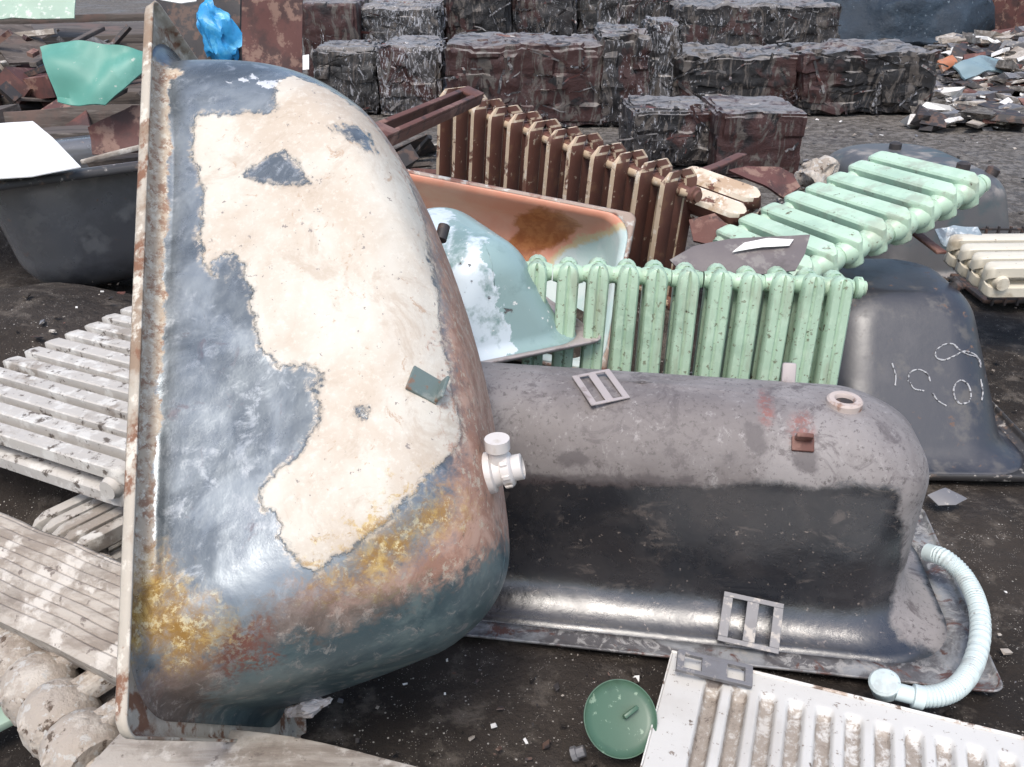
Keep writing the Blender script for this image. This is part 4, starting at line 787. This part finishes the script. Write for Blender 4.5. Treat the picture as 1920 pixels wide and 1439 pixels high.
h, nn = on_tub(tubB, shellB, 1360, 1115); hp = mB @ h + Vector((0, -.02, .004)); fl = gnd(1395, 1215, .035)
v1 = (at(1470, 1135, hp.y - .026) - hp); v2 = fl - hp; nn = v1.cross(v2); nn = -nn if nn.y > 0 else nn
slotted("slotted_plate", [(1358, 1110), (1470, 1134), (1452, 1214), (1344, 1202)], hp, nn, "slotted grey steel plate leaning upright against the overturned dark tub's side", STEEL)

# ------------------------------------------------------------------ white ribbed panel radiator, bottom right
TL = gnd(1262, 1224, .075); TR = gnd(1920, 1386, .075); BL = gnd(1186, 1439, .07)
mp = frame(TL, TR - TL, z=(0, -.02, 1)); Wp, Hp = 1.02, .56
def panel_h(x, y):                              # pressed flutes
    f = 0
    if .075 < x < .80:
        u = ((x - .075) % .0605) / .0605; f = .5 - .5 * math.cos(min(1, max(0, (u - .12) / .2)) * math.pi) if u < .5 else .5 + .5 * math.cos(min(1, max(0, (u - .66) / .2)) * math.pi)
        e = min(1, max(0, (y - .05) / .03)) * min(1, max(0, (Hp - .05 - y) / .03)); f *= e * e * (3 - 2 * e)
        if x < .19: f *= 1.3
    return -.02 * f + noise.noise(Vector((x * 6, y * 6, 1))) * .002
nx, ny = 330, 90; V = []; F = []
for j in range(ny + 1):
    for i in range(nx + 1):
        x, y = Wp * i / nx, Hp * j / ny; V.append((x, -y, panel_h(x, y)))
F = [(j * (nx + 1) + i, (j + 1) * (nx + 1) + i, (j + 1) * (nx + 1) + i + 1, j * (nx + 1) + i + 1) for j in range(ny) for i in range(nx)]
def panel_mat():
    k = Mat("chipped white panel paint"); sx = k.noise(9, 7, .7, .5)
    c = k.mix(k.step(k.noise(3, 5, .6), .45, .7), (.55, .535, .505), (.46, .435, .40))
    d = k.math('ADD', k.attr("dirt"), k.math('MULTIPLY', k.math('SUBTRACT', k.noise(34, 8, .8, .3, off=(2, 2, 2)), .5), 1.6))
    c = k.mix(k.step(d, .50, .72), c, (.29, .25, .21)); c = k.mix(k.step(d, .80, .95), c, (.11, .085, .07))
    c = k.mix(k.step(k.noise(55, 5, .75, off=(7, 2, 2)), .66, .70), c, (.22, .18, .15)); c = k.mix(k.step(sx, .70, .73), c, (.12, .09, .07))
    return k.done(c, .5, 0, k.bump(k.noise(50, 7, .7), .4, .002), .5)
pan = empty("panel_radiator", mp, "white ribbed panel radiator with rusty flutes lying in the bottom right corner", "radiator")
po = mesh("panel", V, F, panel_mat(), pan)
a = po.data.attributes.new("dirt", 'FLOAT', 'POINT')
def dirt(x, y, h):
    d = min(1, max(0, -h / .012)) * (.66 if x > .19 else .68)
    d += max(0, 1 - ((x - .12) / .06) ** 2) * (.08 if y > .04 else 0) + max(0, 1 - ((x - .86) / .05) ** 2 - ((y - .07) / .025) ** 2) * 1.0
    d += max(0, 1 - ((x - .11) / .07) ** 2 - ((y - .055) / .01) ** 2) * .8 + (.25 if y < .012 or x < .01 else 0)
    return d
a.data.foreach_set("value", [dirt(v[0], -v[1], v[2]) for v in V])
s = po.modifiers.new("thickness", 'SOLIDIFY'); s.thickness = .003; s.offset = -1
bm = bmesh.new(); add_box(bm, -.004, Wp + .004, -.0035, .004, -.03, .004, .0015, 1); add_box(bm, -.004, -.0005, -Hp, -.004, -.03, .003, .001, 1); add_box(bm, Wp + .0005, Wp + .004, -Hp, -.004, -.03, .003, .001, 1); add_box(bm, -.004, Wp + .004, -Hp - .004, -Hp + .003, -.03, .004, .0015, 1)
bm_obj("edge_frame", bm, layered("chipped white edge", (.72, .69, .64), [((.4, .31, .24), 12, .54, .64), ((.15, .1, .07), 30, .62, .68)], .55), pan)
pz = mp @ Vector((.05, -.03, .012))
sp = slotted("slotted_plate", [(1270, 1222), (1410, 1254), (1386, 1304), (1250, 1254)], pz + Vector((0, 0, .018)), (.05, -.25, 1), "slotted grey steel plate lying on the corner of the white panel radiator", STEEL, .012, .10, .34)

# ------------------------------------------------------------------ waste hose, lid, small bits
zt = .07; hp = [at(1738, 1036, 1.93)] + [gnd(x, y, z) for x, y, z in ((1772, 1048, .12), (1806, 1080, .10), (1832, 1132, .085), (1838, 1190, .08), (1824, 1248, .08), (1798, 1286, .08), (1764, 1304, .08), (1722, 1308, .08))]
path = smooth_path(hp, 34); rs = []
L = 0
for i, p in enumerate(path):
    if i: L += (p - path[i - 1]).length
    rs.append(.0235 + .0013 * math.sin(L / .0085 * 2 * math.pi) if L > .03 else .024)
hose = empty("waste_hose", path[-1], "white corrugated waste hose curving over the end of the overturned dark tub's rim", "hose")
bm = bmesh.new(); add_tube(bm, [p - path[-1] for p in path], rs, 16); bm_obj("corrugated_pipe", bm, PIPEWHITE, hose)
bm = bmesh.new(); e1 = gnd(1668, 1294, .085) - path[-1]; u = e1.normalized(); add_tube(bm, [-u * .01, u * .012, u * .014, e1 * .8], [.027, .027, .02, .02], 18); bm_obj("connector", bm, PIPEWHITE, hose)
bm = bmesh.new(); add_lathe(bm, [(.024, -.02), (.031, -.017), (.033, .008), (.034, .010), (.034, .016), (.029, .022), (.004, .026)], 24, Matrix.Translation(e1 + Vector((-.006, .012, 0))) @ Matrix.Rotation(R(14), 4, 'X') @ Matrix.Rotation(R(-20), 4, 'Y')); bm_obj("trap_cup", bm, PIPEWHITE, hose)
lc = gnd(1163, 1348, .09); tl = frame(lc, (1, .15, -.05), z=(-.12, -.62, .78))
lid = empty("round_lid", tl, "round dull green enamel lid leaning against the white panel radiator", "lid")
bm = bmesh.new(); add_lathe(bm, [(.002, -.006), (.06, -.006), (.074, -.002), (.079, .004), (.081, .004), (.081, .001), (.076, -.006), (.06, -.010), (.002, -.010)][::-1], 48); bm_obj("disc", bm, DGREEN, lid)
bm = bmesh.new(); add_box(bm, -.006, .032, -.005, .005, -.003, .014, .003, 2, Matrix.Translation((.012, .004, 0)) @ Matrix.Rotation(R(30), 4, 'Z')); bm_obj("handle", bm, DGREEN, lid)
bm = bmesh.new(); add_lathe(bm, [(.010, 0), (.016, .001), (.016, .012), (.012, .013), (.012, .03), (.008, .031)], 8, Matrix.Rotation(R(65), 4, 'Y')); tag(bm_obj("pipe_nut", bm, STEEL, None, Matrix.Translation(gnd(1072, 1416, .015))), "small grey pipe nut on the dark soil left of the green lid", "pipe nut")
sheet("silver_scrap", [(1738, 930), (1770, 918), (1812, 938), (1790, 950), (1760, 948)], gnd(1775, 938, .03), (.1, -.4, .9), .003, STEEL, "crumpled silver scrap on the soil beside the chalked black tub", "scrap", wob=.03)
